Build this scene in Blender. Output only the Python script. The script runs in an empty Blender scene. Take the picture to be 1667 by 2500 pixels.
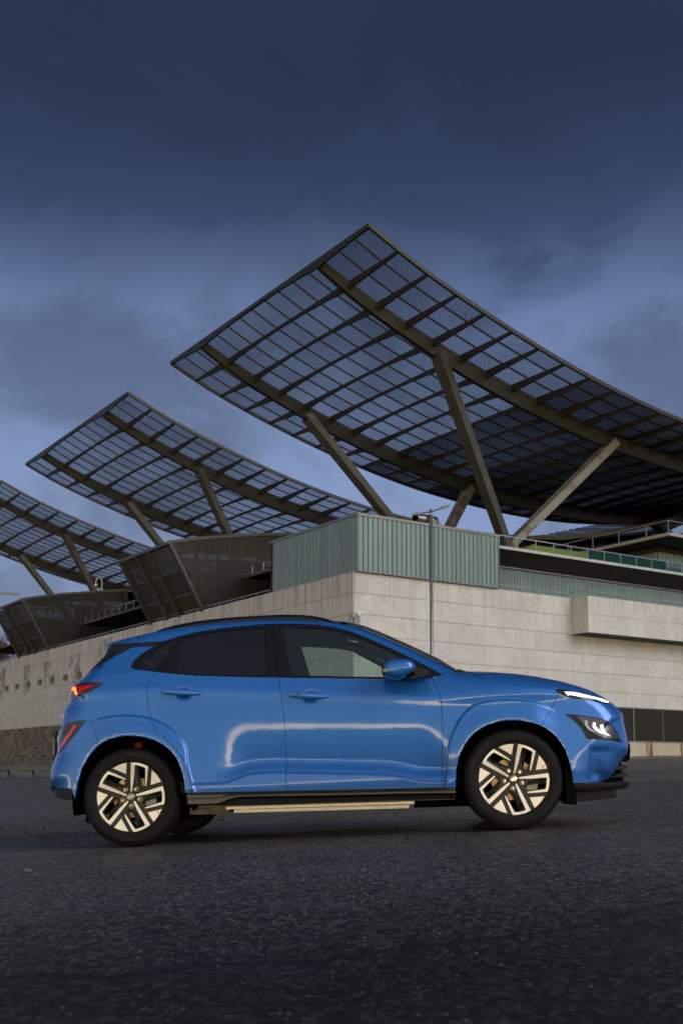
import bpy, bmesh, math, random
import numpy as np
from mathutils import Vector, Matrix
from mathutils.geometry import delaunay_2d_cdt

# ------------------------------------------------------------------ camera
random.seed(7)
rng = np.random.RandomState(5)
S = bpy.context.scene
col = S.collection
PITCH, ROLL = 0.120221719, 0.00331351848
CAMZ = 0.52
cam_data = bpy.data.cameras.new('camera')
cam = bpy.data.objects.new('camera', cam_data)
col.objects.link(cam)
S.camera = cam
cam_data.sensor_fit = 'VERTICAL'
cam_data.sensor_height = 36.0
cam_data.lens = 2710.39 / 2500 * 36.0
cam_data.shift_y = 301.0 / 2500
cam_data.clip_start = 0.05
cam_data.clip_end = 5000
cam.location = (0, 0, CAMZ)
_cp, _sp, _cr, _sr = math.cos(PITCH), math.sin(PITCH), math.cos(ROLL), math.sin(ROLL)
_r, _d, _f = Vector((1, 0, 0)), Vector((0, _sp, -_cp)), Vector((0, _cp, _sp))
_r, _d = _r * _cr - _d * _sr, _r * _sr + _d * _cr
cam.rotation_euler = Matrix((_r, -_d, -_f)).transposed().to_euler()
cam_data.dof.use_dof = True
cam_data.dof.focus_distance = 7.7
cam_data.dof.aperture_fstop = 7.0

# ------------------------------------------------------------------ colour management
S.view_settings.view_transform = 'Standard'
S.view_settings.look = 'None'
S.view_settings.exposure = 0.0
S.view_settings.gamma = 1.0
S.view_settings.use_curve_mapping = False
S.cycles.max_bounces = 8
S.cycles.transparent_max_bounces = 24
S.cycles.sample_clamp_indirect = 4.0

# ------------------------------------------------------------------ node helpers
class NT:
    def __init__(self, tree):
        self.t = tree; tree.nodes.clear()
    def n(self, typ, **kw):
        nd = self.t.nodes.new('ShaderNode' + typ)
        for k, v in kw.items():
            if k.startswith('_'): setattr(nd, k[1:], v)
        return nd
    def link(self, a, b): self.t.links.new(a, b)
    def setin(self, nd, i, v):
        s = nd.inputs[i]
        if hasattr(v, 'is_output') or isinstance(v, bpy.types.NodeSocket): self.t.links.new(v, s)
        else: s.default_value = v
    def math(self, op, a, b=0.0, c=None, clamp=False):
        nd = self.n('Math', _operation=op, _use_clamp=clamp)
        self.setin(nd, 0, a); self.setin(nd, 1, b)
        if c is not None: self.setin(nd, 2, c)
        return nd.outputs[0]
    def mix(self, f, a, b, blend='MIX'):
        nd = self.n('Mix', _data_type='RGBA', _blend_type=blend)
        self.setin(nd, 0, f)
        for i, v in ((6, a), (7, b)):
            if isinstance(v, tuple) and len(v) == 3: v = v + (1,)
            self.setin(nd, i, v)
        return nd.outputs[2]
    def maprange(self, v, a, b, c=0.0, d=1.0, smooth=False):
        nd = self.n('MapRange', _interpolation_type='SMOOTHSTEP' if smooth else 'LINEAR', _clamp=True)
        for i, x in enumerate((v, a, b, c, d)): self.setin(nd, i, x)
        return nd.outputs[0]
    def ramp(self, f, stops):
        nd = self.n('ValToRGB'); e = nd.color_ramp.elements
        while len(e) < len(stops): e.new(0.5)
        for k, (p, c) in enumerate(stops):
            e[k].position = p; e[k].color = tuple(c) + (1,) if len(c) == 3 else c
        self.setin(nd, 0, f)
        return nd.outputs[0]
    def noise(self, vec, scale, detail=4, rough=0.5, dist=0.0, w=None):
        nd = self.n('TexNoise')
        if vec is not None: self.link(vec, nd.inputs['Vector'])
        nd.inputs['Scale'].default_value = scale; nd.inputs['Detail'].default_value = detail
        nd.inputs['Roughness'].default_value = rough; nd.inputs['Distortion'].default_value = dist
        return nd.outputs['Fac']
    def mapping(self, vec, loc=(0, 0, 0), rot=(0, 0, 0), sc=(1, 1, 1)):
        nd = self.n('Mapping'); self.link(vec, nd.inputs[0])
        nd.inputs[1].default_value = loc; nd.inputs[2].default_value = rot; nd.inputs[3].default_value = sc
        return nd.outputs[0]
    def sep(self, vec):
        nd = self.n('SeparateXYZ'); self.link(vec, nd.inputs[0]); return nd.outputs
    def bump(self, h, strength=0.3, dist=0.01):
        nd = self.n('Bump'); self.link(h, nd.inputs['Height'])
        nd.inputs['Strength'].default_value = strength; nd.inputs['Distance'].default_value = dist
        return nd.outputs[0]

# ------------------------------------------------------------------ sky: dusk, cloud deck, afterglow of the set sun behind the camera
SUN_EL, SUN_AZ = math.radians(27.0), math.radians(128)     # azimuth clockwise from +Y: behind the camera
world = bpy.data.worlds.new('World'); S.world = world; world.use_nodes = True
w = NT(world.node_tree)
d = w.n('TexCoord').outputs['Generated']
dx, dy, dz = w.sep(d)
sky = w.n('TexSky', _sky_type='NISHITA', _sun_disc=False)
sky.sun_elevation = SUN_EL; sky.sun_rotation = SUN_AZ
sky.altitude = 300; sky.air_density = 1.0; sky.dust_density = 2.0
# cloud deck, seen as a flat layer stretched towards the horizon
den = w.math('MAXIMUM', w.math('ADD', dz, 0.12), 0.05)
cv = w.n('CombineXYZ')
w.setin(cv, 0, w.math('DIVIDE', dx, den)); w.setin(cv, 1, w.math('DIVIDE', dy, den)); w.setin(cv, 2, 0.0)
cl = w.mapping(cv.outputs[0], loc=(1.3, 0.2, 0), rot=(0, 0, 0.30), sc=(0.85, 1.25, 1))
n1 = w.noise(w.mapping(d, loc=(0.4, 1.0, 0.3), rot=(0.25, 0.45, 0.0), sc=(1.0, 1.0, 1.4)), 5.5, 8, 0.56, 0.5)
n2 = w.noise(w.mapping(cv.outputs[0], loc=(5.1, 2.2, 0), rot=(0, 0, 0.5), sc=(0.9, 0.5, 1)), 0.55, 4, 0.5, 0.3)
shift = w.math('MULTIPLY', w.math('SUBTRACT', n2, 0.5), 0.20)
el = w.math('ADD', w.math('ADD', dz, shift), w.math('MULTIPLY', dx, 0.10))
el = w.math('ADD', el, w.math('MULTIPLY', w.math('SUBTRACT', n1, 0.5), 0.22))
deck = w.ramp(el, [(0.0, (0.255, 0.325, 0.505)), (0.16, (0.215, 0.285, 0.455)), (0.30, (0.155, 0.215, 0.375)), (0.40, (0.108, 0.155, 0.290)),
                   (0.47, (0.036, 0.056, 0.123)), (0.54, (0.0225, 0.033, 0.072)), (0.66, (0.022, 0.032, 0.067)), (1.0, (0.045, 0.057, 0.085))])
tex = w.math('ADD', 1.0, w.math('MULTIPLY', w.maprange(n1, 0.39, 0.63, -0.22, 0.46, True), w.maprange(dz, 0.40, 0.52, 1.0, 0.30, True)))
mul = w.n('VectorMath', _operation='SCALE'); w.link(deck, mul.inputs[0]); w.setin(mul, 3, tex)
front = mul.outputs[0]
# western half of the sky: thin bright overcast, warm along the horizon
west = w.math('MULTIPLY', w.math('ADD', w.math('MULTIPLY', dy, -0.96), w.math('MULTIPLY', dx, -0.2)), 1.0)
wf = w.maprange(west, 0.0, 0.75, 0.0, 1.0, True)
wcol = w.ramp(dz, [(0.0, (9.0, 6.4, 3.0)), (0.028, (9.6, 7.0, 3.4)), (0.055, (0.95, 0.84, 0.70)), (0.09, (0.48, 0.48, 0.50)), (0.30, (0.42, 0.45, 0.51)), (0.6, (0.28, 0.31, 0.39)), (1.0, (0.075, 0.086, 0.115))])
mul2 = w.n('VectorMath', _operation='SCALE'); w.link(wcol, mul2.inputs[0]); w.setin(mul2, 3, w.maprange(n1, 0.3, 0.7, 0.75, 1.25, True))
both = w.mix(wf, front, mul2.outputs[0])
skyc = w.n('VectorMath', _operation='SCALE'); w.link(sky.outputs[0], skyc.inputs[0]); skyc.inputs[3].default_value = 0.05
tot = w.mix(0.92, skyc.outputs[0], both)
bg = w.n('Background'); w.link(tot, bg.inputs[0]); bg.inputs[1].default_value = 1.0
ow = w.n('OutputWorld'); w.link(bg.outputs[0], ow.inputs[0])

sun_d = bpy.data.lights.new('sun', 'SUN'); sun_d.energy = 1.5; sun_d.angle = math.radians(40); sun_d.color = (1.0, 0.96, 0.91)
sun = bpy.data.objects.new('sun', sun_d); col.objects.link(sun)
sdir = Vector((math.sin(SUN_AZ) * math.cos(SUN_EL), math.cos(SUN_AZ) * math.cos(SUN_EL), math.sin(SUN_EL)))
sun.rotation_euler = sdir.to_track_quat('Z', 'Y').to_euler()

# ------------------------------------------------------------------ materials
MATS = {}
def mat(name, base=(0.5, 0.5, 0.5), rough=0.5, metal=0.0, coat=0.0, coat_rough=0.03, spec=0.5, var=0.0, nscale=3.0, bump=0.0, bscale=40.0, bdist=0.005, emit=None, estr=0.0, fn=None, space='Object', rnd=0.0):
    m = bpy.data.materials.new(name); m.use_nodes = True; t = NT(m.node_tree)
    p = t.n('BsdfPrincipled'); o = t.n('OutputMaterial'); t.link(p.outputs[0], o.inputs[0])
    tc = t.n('TexCoord').outputs['Object'] if space == 'Object' else t.n('NewGeometry').outputs['Position']
    p.inputs['Roughness'].default_value = rough; p.inputs['Metallic'].default_value = metal
    p.inputs['Coat Weight'].default_value = coat; p.inputs['Coat Roughness'].default_value = coat_rough
    p.inputs['Specular IOR Level'].default_value = spec
    c = tuple(base) + (1,)
    p.inputs['Base Color'].default_value = c
    src = None
    if var:
        nz = t.noise(tc, nscale, 5, 0.6)
        src = t.mix(t.maprange(nz, 0.3, 0.7), tuple(x * (1 - var) for x in base), tuple(min(1, x * (1 + var)) for x in base))
        t.link(src, p.inputs['Base Color'])
    if rnd:
        oi = t.n('ObjectInfo').outputs['Random']
        f = t.maprange(oi, 0, 1, 1 - rnd, 1 + rnd)
        sc = t.n('VectorMath', _operation='SCALE')
        if src is not None: t.link(src, sc.inputs[0])
        else: sc.inputs[0].default_value = base
        t.setin(sc, 3, f); t.link(sc.outputs[0], p.inputs['Base Color']); src = sc.outputs[0]
    if bump:
        t.link(t.bump(t.noise(tc, bscale, 4, 0.6), bump, bdist), p.inputs['Normal'])
    if emit:
        p.inputs['Emission Color'].default_value = tuple(emit) + (1,); p.inputs['Emission Strength'].default_value = estr
    if fn: fn(t, p, tc)
    MATS[name] = m
    return m

def glassmat(name, tint, ior=1.5, refl=1.0, rough=0.0, haze=None, hazef=0.0):
    m = bpy.data.materials.new(name); m.use_nodes = True; t = NT(m.node_tree)
    o = t.n('OutputMaterial'); tr = t.n('BsdfTransparent'); tr.inputs[0].default_value = tuple(tint) + (1,)
    gl = t.n('BsdfGlossy'); gl.inputs['Roughness'].default_value = rough
    gl.inputs[0].default_value = (refl, refl, refl, 1)
    fr = t.n('Fresnel'); fr.inputs[0].default_value = ior
    mx = t.n('MixShader'); t.link(fr.outputs[0], mx.inputs[0]); t.link(tr.outputs[0], mx.inputs[1]); t.link(gl.outputs[0], mx.inputs[2])
    out = mx.outputs[0]
    if haze:
        df = t.n('BsdfDiffuse'); df.inputs[0].default_value = tuple(haze) + (1,)
        m2 = t.n('MixShader'); m2.inputs[0].default_value = hazef
        t.link(out, m2.inputs[1]); t.link(df.outputs[0], m2.inputs[2]); out = m2.outputs[0]
    t.link(out, o.inputs[0]); MATS[name] = m; return m

# ------------------------------------------------------------------ mesh builder and scene-graph helpers
class MB:
    def __init__(self): self.v = []; self.f = []; self.m = []
    def add(self, vs, fs, mi=0):
        b = len(self.v); self.v += [tuple(map(float, p)) for p in vs]; self.f += [tuple(i + b for i in q) for q in fs]; self.m += [mi] * len(fs)
    def box(self, x0, x1, y0, y1, z0, z1, mi=0):
        self.add([(x0, y0, z0), (x1, y0, z0), (x1, y1, z0), (x0, y1, z0), (x0, y0, z1), (x1, y0, z1), (x1, y1, z1), (x0, y1, z1)],
                 [(0, 3, 2, 1), (4, 5, 6, 7), (0, 1, 5, 4), (1, 2, 6, 5), (2, 3, 7, 6), (3, 0, 4, 7)], mi)
    def bar(self, p, q, w, h, up=(0, 0, 1), w2=None, h2=None, mi=0):
        p, q = Vector(p), Vector(q); d_ = (q - p).normalized(); up = Vector(up)
        s = d_.cross(up)
        if s.length < 1e-4: s = d_.cross(Vector((1, 0, 0)))
        s.normalize(); u = s.cross(d_).normalized()
        w2 = w if w2 is None else w2; h2 = h if h2 is None else h2
        vs = []
        for c, a, b in ((p, w, h), (q, w2, h2)):
            for i, j in ((-1, -1), (1, -1), (1, 1), (-1, 1)): vs.append(c + s * (a / 2 * i) + u * (b / 2 * j))
        self.add(vs, [(0, 1, 2, 3), (4, 7, 6, 5), (0, 4, 5, 1), (1, 5, 6, 2), (2, 6, 7, 3), (3, 7, 4, 0)], mi)
    def tube(self, pts, r, n=8, mi=0, cap=True):
        pts = [Vector(p) for p in pts]; rs = r if isinstance(r, (list, tuple)) else [r] * len(pts)
        vs = []; prev = None
        for i, p in enumerate(pts):
            a = pts[max(0, i - 1)]; b = pts[min(len(pts) - 1, i + 1)]; d_ = (b - a).normalized()
            s = d_.cross(Vector((0, 0, 1)))
            if s.length < 1e-3: s = d_.cross(Vector((0, 1, 0)))
            s.normalize()
            if prev is not None and s.dot(prev) < 0: s = -s
            prev = s; u = s.cross(d_)
            for k in range(n):
                t = 2 * math.pi * k / n; vs.append(p + (s * math.cos(t) + u * math.sin(t)) * rs[i])
        fs = [(i * n + k, i * n + (k + 1) % n, (i + 1) * n + (k + 1) % n, (i + 1) * n + k) for i in range(len(pts) - 1) for k in range(n)]
        if cap: fs += [tuple(range(n - 1, -1, -1)), tuple((len(pts) - 1) * n + k for k in range(n))]
        self.add(vs, fs, mi)
    def revolve(self, prof, n=48, axis='y', c=(0, 0, 0), mi=0):
        # prof: (r, h) pairs; spun about y (car wheels) or z
        vs = []
        for k in range(n):
            t = 2 * math.pi * k / n
            for r, h in prof:
                if axis == 'y': vs.append((c[0] + r * math.cos(t), c[1] + h, c[2] + r * math.sin(t)))
                else: vs.append((c[0] + r * math.cos(t), c[1] + r * math.sin(t), c[2] + h))
        L = len(prof)
        fs = [(k * L + i, k * L + i + 1, ((k + 1) % n) * L + i + 1, ((k + 1) % n) * L + i) for k in range(n) for i in range(L - 1)]
        self.add(vs, fs, mi)
    def prism(self, poly, y0, y1, axis='y', mi=0, off1=None):
        # poly in (x, z), extruded along y ; or (x,y) along z
        n = len(poly); P2 = off1 or poly
        if axis == 'y': vs = [(a, y0, b) for a, b in poly] + [(a, y1, b) for a, b in P2]
        elif axis == 'z': vs = [(a, b, y0) for a, b in poly] + [(a, b, y1) for a, b in P2]
        else: vs = [(y0, a, b) for a, b in poly] + [(y1, a, b) for a, b in P2]
        self.add(vs, [tuple(range(n)), tuple(range(2 * n - 1, n - 1, -1))] + [(i, i + n, (i + 1) % n + n, (i + 1) % n) for i in range(n)], mi)
    def mesh(self, name, mats, smooth=False, fix=True, scale=1.0):
        me = bpy.data.meshes.new(name)
        vs = self.v if scale == 1.0 else [(a * scale, b * scale, c * scale) for a, b, c in self.v]
        me.from_pydata(vs, [], self.f)
        if not isinstance(mats, (list, tuple)): mats = [mats]
        for m in mats: me.materials.append(MATS[m] if isinstance(m, str) else m)
        if len(mats) > 1: me.polygons.foreach_set('material_index', self.m)
        if fix:
            b = bmesh.new(); b.from_mesh(me); bmesh.ops.recalc_face_normals(b, faces=b.faces); b.to_mesh(me); b.free()
        if smooth is True: me.polygons.foreach_set('use_smooth', [True] * len(me.polygons))
        me.update()
        return me

def link(name, me, parent=None, loc=None, rot=None, props=None):
    o = bpy.data.objects.new(name, me); col.objects.link(o)
    if parent is not None: o.parent = parent
    if loc is not None: o.location = loc
    if rot is not None: o.rotation_euler = rot
    if props:
        for k, v in props.items(): o[k] = v
    return o
def part(name, mb, mats, parent, smooth=False, scale=1.0, **props):
    return link(name, mb.mesh(name, mats, smooth, scale=scale), parent, props=props)
def tag(o, label=None, cat=None, group=None, kind=None):
    for k, v in (('label', label), ('category', cat), ('group', group), ('kind', kind)):
        if v: o[k] = v
    return o
def auto_smooth(o, ang=40):
    me = o.data
    b = bmesh.new(); b.from_mesh(me)
    for f in b.faces: f.smooth = True
    for e in b.edges:
        if len(e.link_faces) == 2 and e.calc_face_angle(0) > math.radians(ang): e.smooth = False
    b.to_mesh(me); b.free()
    return o

# building frame: x along the right-hand wall, y along the left-hand wall, both receding; z up. Drawn at survey scale, enlarged by K.
K = 1.7
YAWB = 0.980960266
CX, CY = 0.53669512, 50.0
BROT = math.pi / 2 - YAWB
def W(a, b, z):
    x = CX + a * math.sin(YAWB) - b * math.cos(YAWB); y = CY + a * math.cos(YAWB) + b * math.sin(YAWB)
    return Vector((K * x, K * y, CAMZ + K * (z - CAMZ)))
def bthing(name, label, cat, a, b, z, group=None):
    o = bpy.data.objects.new(name, None); col.objects.link(o); o.empty_display_size = 0.5
    o.location = W(a, b, z); o.rotation_euler = (0, 0, BROT)
    o['label'] = label; o['category'] = cat
    if group: o['group'] = group
    return o
def bpart(name, mb, mats, parent, smooth=False, **props):
    return part(name, mb, mats, parent, smooth, scale=K, **props)
# ------------------------------------------------------------------ surface materials
def paint_fn(t, p, tc):
    # metallic flake
    v = t.n('TexVoronoi'); t.link(tc, v.inputs['Vector']); v.inputs['Scale'].default_value = 900
    lw = t.n('LayerWeight'); lw.inputs[0].default_value = 0.35
    c = t.mix(lw.outputs['Facing'], (0.017, 0.176, 0.62), (0.010, 0.090, 0.37))
    pz = t.sep(tc)[2]
    dust = t.math('MULTIPLY', t.maprange(pz, 0.62, 0.30, 0.0, 0.30), t.maprange(t.noise(tc, 7.0, 6, 0.7), 0.38, 0.62))
    c = t.mix(dust, c, (0.16, 0.145, 0.125))
    spk = t.noise(tc, 95.0, 2, 0.5)
    c = t.mix(t.math('MULTIPLY', t.maprange(spk, 0.66, 0.70), t.maprange(t.noise(tc, 3.0, 3, 0.6), 0.45, 0.6, 0.0, 0.6)), c, (0.02, 0.03, 0.06))
    t.link(c, p.inputs['Base Color'])
    t.setin(p, 'Coat Roughness', t.maprange(dust, 0.0, 0.3, 0.055, 0.20))
    t.setin(p, 'Roughness', t.maprange(v.outputs['Distance'], 0, 1, 0.30, 0.42))
    bn = t.bump(t.noise(tc, 9.0, 4, 0.6), 0.06, 0.010); t.link(bn, p.inputs['Coat Normal'])
mat('blue_paint', (0.02, 0.13, 0.5), 0.35, 0.35, coat=1.0, coat_rough=0.065, fn=paint_fn)
mat('black_plastic', (0.016, 0.017, 0.022), 0.5, spec=0.3, bump=0.12, bscale=400, bdist=0.001)
mat('gloss_black', (0.008, 0.008, 0.011), 0.12, coat=0.4)
mat('satin_black', (0.011, 0.012, 0.019), 0.4, spec=0.18)
mat('sill_grey', (0.10, 0.10, 0.095), 0.34, 0.3, var=0.2, nscale=14, bump=0.06, bscale=300, bdist=0.001)
mat('step_metal', (0.62, 0.56, 0.44), 0.42, 0.75, var=0.12, nscale=25, bump=0.1, bscale=120, bdist=0.001)
mat('dark_metal', (0.10, 0.095, 0.08), 0.45, 0.7, var=0.4, nscale=12)
mat('rubber', (0.009, 0.009, 0.0095), 0.7, spec=0.25, var=0.3, nscale=9, bump=0.25, bscale=160, bdist=0.002)
mat('rubber_print', (0.030, 0.030, 0.032), 0.5)
mat('rim_silver', (0.93, 0.92, 0.88), 0.36, 0.65)
mat('rim_black', (0.014, 0.014, 0.016), 0.36, 0.1)
mat('brake_metal', (0.62, 0.47, 0.24), 0.38, 0.9, var=0.25, nscale=30)
mat('chrome', (0.72, 0.72, 0.74), 0.12, 1.0)
mat('liner', (0.004, 0.004, 0.004), 0.95, spec=0.05)
mat('interior', (0.045, 0.047, 0.05), 0.8)
mat('seat_cloth', (0.05, 0.052, 0.058), 0.9)
mat('headliner', (0.22, 0.23, 0.24), 0.9)
mat('red_lens', (0.30, 0.004, 0.008), 0.08, coat=1.0, emit=(0.6, 0.0, 0.01), estr=0.35)
mat('dark_red_lens', (0.06, 0.004, 0.008), 0.08, coat=1.0)
mat('orange_glow', (1.0, 0.25, 0.03), 0.3, emit=(1.0, 0.20, 0.015), estr=2.2)
mat('dull_red', (0.62, 0.03, 0.05), 0.15, coat=1.0, emit=(0.8, 0.03, 0.05), estr=0.12)
mat('smoke_lens', (0.10, 0.10, 0.11), 0.10, coat=1.0)
mat('lamp_dark', (0.02, 0.02, 0.026), 0.12, coat=1.0)
mat('lamp_chrome', (0.16, 0.155, 0.19), 0.3, 0.9)
mat('white_glow', (0.6, 0.6, 0.65), 0.2, emit=(0.95, 0.93, 1.0), estr=1.9)
mat('dim_white_glow', (0.8, 0.8, 0.9), 0.2, emit=(0.8, 0.78, 0.85), estr=0.25)
mat('red_dot', (0.35, 0.03, 0.02), 0.6)
glassmat('clear_glass', (0.76, 0.90, 0.84), 1.5, haze=(0.10, 0.15, 0.21), hazef=0.16)
glassmat('privacy_glass', (0.06, 0.07, 0.085), 1.6, haze=(0.035, 0.042, 0.065), hazef=0.38)
glassmat('lens_clear', (0.9, 0.9, 0.92), 1.35)
glassmat('lens_cover', (0.8, 0.8, 0.82), 1.5)

def stone_fn(t, p, tc):
    oi = t.n('ObjectInfo').outputs['Random']
    pos = t.n('NewGeometry').outputs['Position']
    x, y, z = t.sep(pos)
    base = t.ramp(oi, [(0.0, (0.585, 0.595, 0.60)), (0.35, (0.635, 0.64, 0.645)), (0.7, (0.665, 0.675, 0.685)), (1.0, (0.61, 0.62, 0.63))])
    nz = t.noise(t.mapping(pos, sc=(1, 1, 0.55)), 0.55, 6, 0.62, 0.4)
    c = t.mix(t.maprange(nz, 0.35, 0.7), base, t.mix(0.5, base, (0.54, 0.53, 0.515)), 'MIX')
    # fine veins of the marble-like slabs
    vn = t.noise(t.mapping(pos, rot=(0.3, 0.5, 0.2), sc=(1, 1, 1.6)), 0.9, 8, 0.6, 1.6)
    ve = t.math('ABSOLUTE', t.math('SUBTRACT', vn, 0.5))
    c = t.mix(t.maprange(ve, 0.0, 0.022, 0.55, 0.0), c, (0.36, 0.33, 0.28))
    vb = t.noise(t.mapping(pos, rot=(0.2, 0.9, 0.4), sc=(1, 1, 0.6)), 0.42, 7, 0.66, 1.8)
    c = t.mix(t.maprange(vb, 0.48, 0.60, 0.0, 0.65, True), c, (0.53, 0.515, 0.49))
    # rain streaks running down from the coping
    st = t.noise(t.mapping(pos, sc=(3.4, 3.4, 0.10)), 1.0, 4, 0.65)
    top = t.maprange(z, 12.2, 15.9, 0.0, 1.0)
    left = t.maprange(t.math('SUBTRACT', t.math('MULTIPLY', x, 0.831), t.math('MULTIPLY', t.math('SUBTRACT', 85.0, y), 0.556)), 0.2, 1.4, 1.0, 0.25)
    f = t.math('MULTIPLY', t.math('MULTIPLY', t.maprange(st, 0.50, 0.56), top), left)
    c = t.mix(t.math('MULTIPLY', f, 0.8), c, (0.12, 0.118, 0.115))
    st2 = t.noise(t.mapping(pos, sc=(1.1, 1.1, 0.05)), 1.0, 4, 0.7)
    low = t.maprange(z, 1.0, 6.5, 1.0, 0.15)
    c = t.mix(t.math('MULTIPLY', t.math('MULTIPLY', t.maprange(st2, 0.46, 0.66), low), 0.35), c, (0.36, 0.30, 0.20))
    t.link(c, p.inputs['Base Color'])
    t.link(t.bump(t.noise(pos, 6, 5, 0.6), 0.12, 0.02), p.inputs['Normal'])
mat('stone', (0.45, 0.43, 0.4), 0.72, fn=stone_fn, space='World')
mat('joint_dark', (0.22, 0.20, 0.175), 0.9)
def rust_fn(t, p, tc):
    pos = t.n('NewGeometry').outputs['Position']
    st = t.noise(t.mapping(pos, sc=(0.75, 0.75, 0.05)), 1.0, 4, 0.7)
    st2 = t.noise(t.mapping(pos, sc=(0.35, 0.35, 0.3)), 1.0, 4, 0.6)
    c = t.mix(t.maprange(st2, 0.35, 0.65), (0.42, 0.36, 0.25), (0.50, 0.46, 0.35))
    c = t.mix(t.maprange(st, 0.56, 0.63), c, (0.17, 0.095, 0.035))
    t.link(c, p.inputs['Base Color'])
mat('rust_wall', (0.45, 0.4, 0.3), 0.8, fn=rust_fn, space='World')
def tile_fn(t, p, tc):
    a = t.n('Attribute'); a.attribute_name = 'tint'
    c = t.ramp(a.outputs['Fac'], [(0.0, (0.08, 0.062, 0.045)), (0.3, (0.16, 0.125, 0.085)), (0.55, (0.13, 0.122, 0.112)), (0.75, (0.24, 0.17, 0.10)), (0.92, (0.19, 0.105, 0.06)), (1.0, (0.34, 0.30, 0.22))])
    n = t.noise(tc, 2.5, 5, 0.6)
    c = t.mix(t.maprange(n, 0.3, 0.7, 0.0, 0.45), c, (0.05, 0.045, 0.04))
    t.link(c, p.inputs['Base Color'])
mat('slate_tile', (0.1, 0.08, 0.06), 0.75, fn=tile_fn)
def uglass_fn(t, p, tc):
    oi = t.n('ObjectInfo').outputs['Random']
    pos = t.n('NewGeometry').outputs['Position']
    c = t.ramp(oi, [(0.0, (0.150, 0.235, 0.24)), (0.5, (0.175, 0.262, 0.265)), (1.0, (0.20, 0.288, 0.288))])
    n = t.noise(t.mapping(pos, sc=(1, 1, 0.5)), 0.5, 4, 0.6)
    c = t.mix(t.maprange(n, 0.3, 0.7, 0.0, 0.3), c, (0.17, 0.235, 0.23))
    t.link(c, p.inputs['Base Color'])
mat('channel_glass', (0.18, 0.28, 0.26), 0.28, spec=0.6, fn=uglass_fn)
mat('metal_cap', (0.20, 0.20, 0.20), 0.45, 0.6, var=0.2, nscale=0.8)
mat('white_edge', (0.46, 0.47, 0.50), 0.6, var=0.12, nscale=0.7, rnd=0.08)
mat('soffit', (0.028, 0.025, 0.021), 0.7, var=0.3, nscale=0.4)
mat('rail_steel', (0.36, 0.37, 0.39), 0.35, 0.7)
mat('canopy_steel', (0.0235, 0.0228, 0.0170), 0.48, 0.15, var=0.22, nscale=0.35, bump=0.08, bscale=3, bdist=0.01)
mat('strut_steel', (0.072, 0.073, 0.062), 0.42, 0.25, var=0.22, nscale=0.5)
def patch_fn(t, p, tc):
    n = t.noise(tc, 0.45, 3, 0.5, 0.6)
    c = t.mix(t.maprange(n, 0.50, 0.53), (0.125, 0.12, 0.10), (0.20, 0.20, 0.18))
    t.link(c, p.inputs['Base Color'])
mat('patched_steel', (0.25, 0.25, 0.22), 0.5, fn=patch_fn)
mat('roof_sheet', (0.17, 0.20, 0.26), 0.45, 0.2, rnd=0.25, var=0.2, nscale=0.6)
def mesh_panel_mat(name, lo, hi, top, tint):
    m = bpy.data.materials.new(name); m.use_nodes = True; t = NT(m.node_tree)
    o = t.n('OutputMaterial'); p = t.n('BsdfPrincipled'); tr = t.n('BsdfTransparent')
    p.inputs['Base Color'].default_value = tint + (1,); p.inputs['Roughness'].default_value = 0.4; p.inputs['Metallic'].default_value = 0.3
    x, y, z = t.sep(t.n('TexCoord').outputs['Object'])
    k = 2 * math.pi / 0.15
    a = t.math('SINE', t.math('MULTIPLY', t.math('ADD', x, t.math('MULTIPLY', y, 0.9)), k))
    b = t.math('SINE', t.math('MULTIPLY', t.math('SUBTRACT', x, t.math('MULTIPLY', y, 0.9)), k))
    f = t.math('MULTIPLY', t.maprange(t.math('ADD', a, b), lo, hi, 0.0, 1.0), top)
    rz = t.n('ObjectInfo').outputs['Random']
    f = t.math('MULTIPLY', f, t.maprange(rz, 0, 1, 0.86, 1.0))
    f = t.math('ADD', f, 0.03)
    mx = t.n('MixShader'); t.link(f, mx.inputs[0]); t.link(p.outputs[0], mx.inputs[1]); t.link(tr.outputs[0], mx.inputs[2]); t.link(mx.outputs[0], o.inputs[0])
    MATS[name] = m
mesh_panel_mat('expanded_mesh', -0.75, -0.45, 0.95, (0.10, 0.105, 0.115))
mesh_panel_mat('half_mesh', 0.3, 0.6, 0.85, (0.08, 0.09, 0.11))
mesh_panel_mat('dense_mesh', 0.85, 1.1, 0.60, (0.22, 0.25, 0.31))
mat('green_panel', (0.22, 0.29, 0.04), 0.45)
mat('teal_panel', (0.04, 0.15, 0.135), 0.18)
glassmat('facade_glass', (0.26, 0.26, 0.25), 1.18, rough=0.15, haze=(0.062, 0.063, 0.060), hazef=0.72)
glassmat('window_glass', (0.05, 0.05, 0.045), 1.35, haze=(0.045, 0.042, 0.035), hazef=0.8)
glassmat('rail_glass', (0.80, 0.86, 0.84), 1.12)
glassmat('green_rail_glass', (0.22, 0.42, 0.38), 1.35, haze=(0.02, 0.085, 0.075), hazef=0.5)
mat('grey_panel', (0.035, 0.035, 0.034), 0.6, var=0.15, nscale=0.5)
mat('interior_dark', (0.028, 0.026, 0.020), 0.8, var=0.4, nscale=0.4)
mat('frame_steel', (0.066, 0.065, 0.056), 0.45, 0.2, var=0.2, nscale=0.6)
mat('window_frame_grey', (0.16, 0.19, 0.21), 0.4, 0.3)
mat('galvanised', (0.30, 0.31, 0.33), 0.38, 0.75, var=0.2, nscale=2.5)
mat('duct_steel', (0.16, 0.165, 0.175), 0.32, 0.9, bump=0.3, bscale=5, bdist=0.02)
mat('lamp_white', (0.28, 0.285, 0.30), 0.45)
mat('globe_white', (0.75, 0.76, 0.78), 0.35)
mat('lamp_glass', (0.38, 0.40, 0.42), 0.2)
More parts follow.
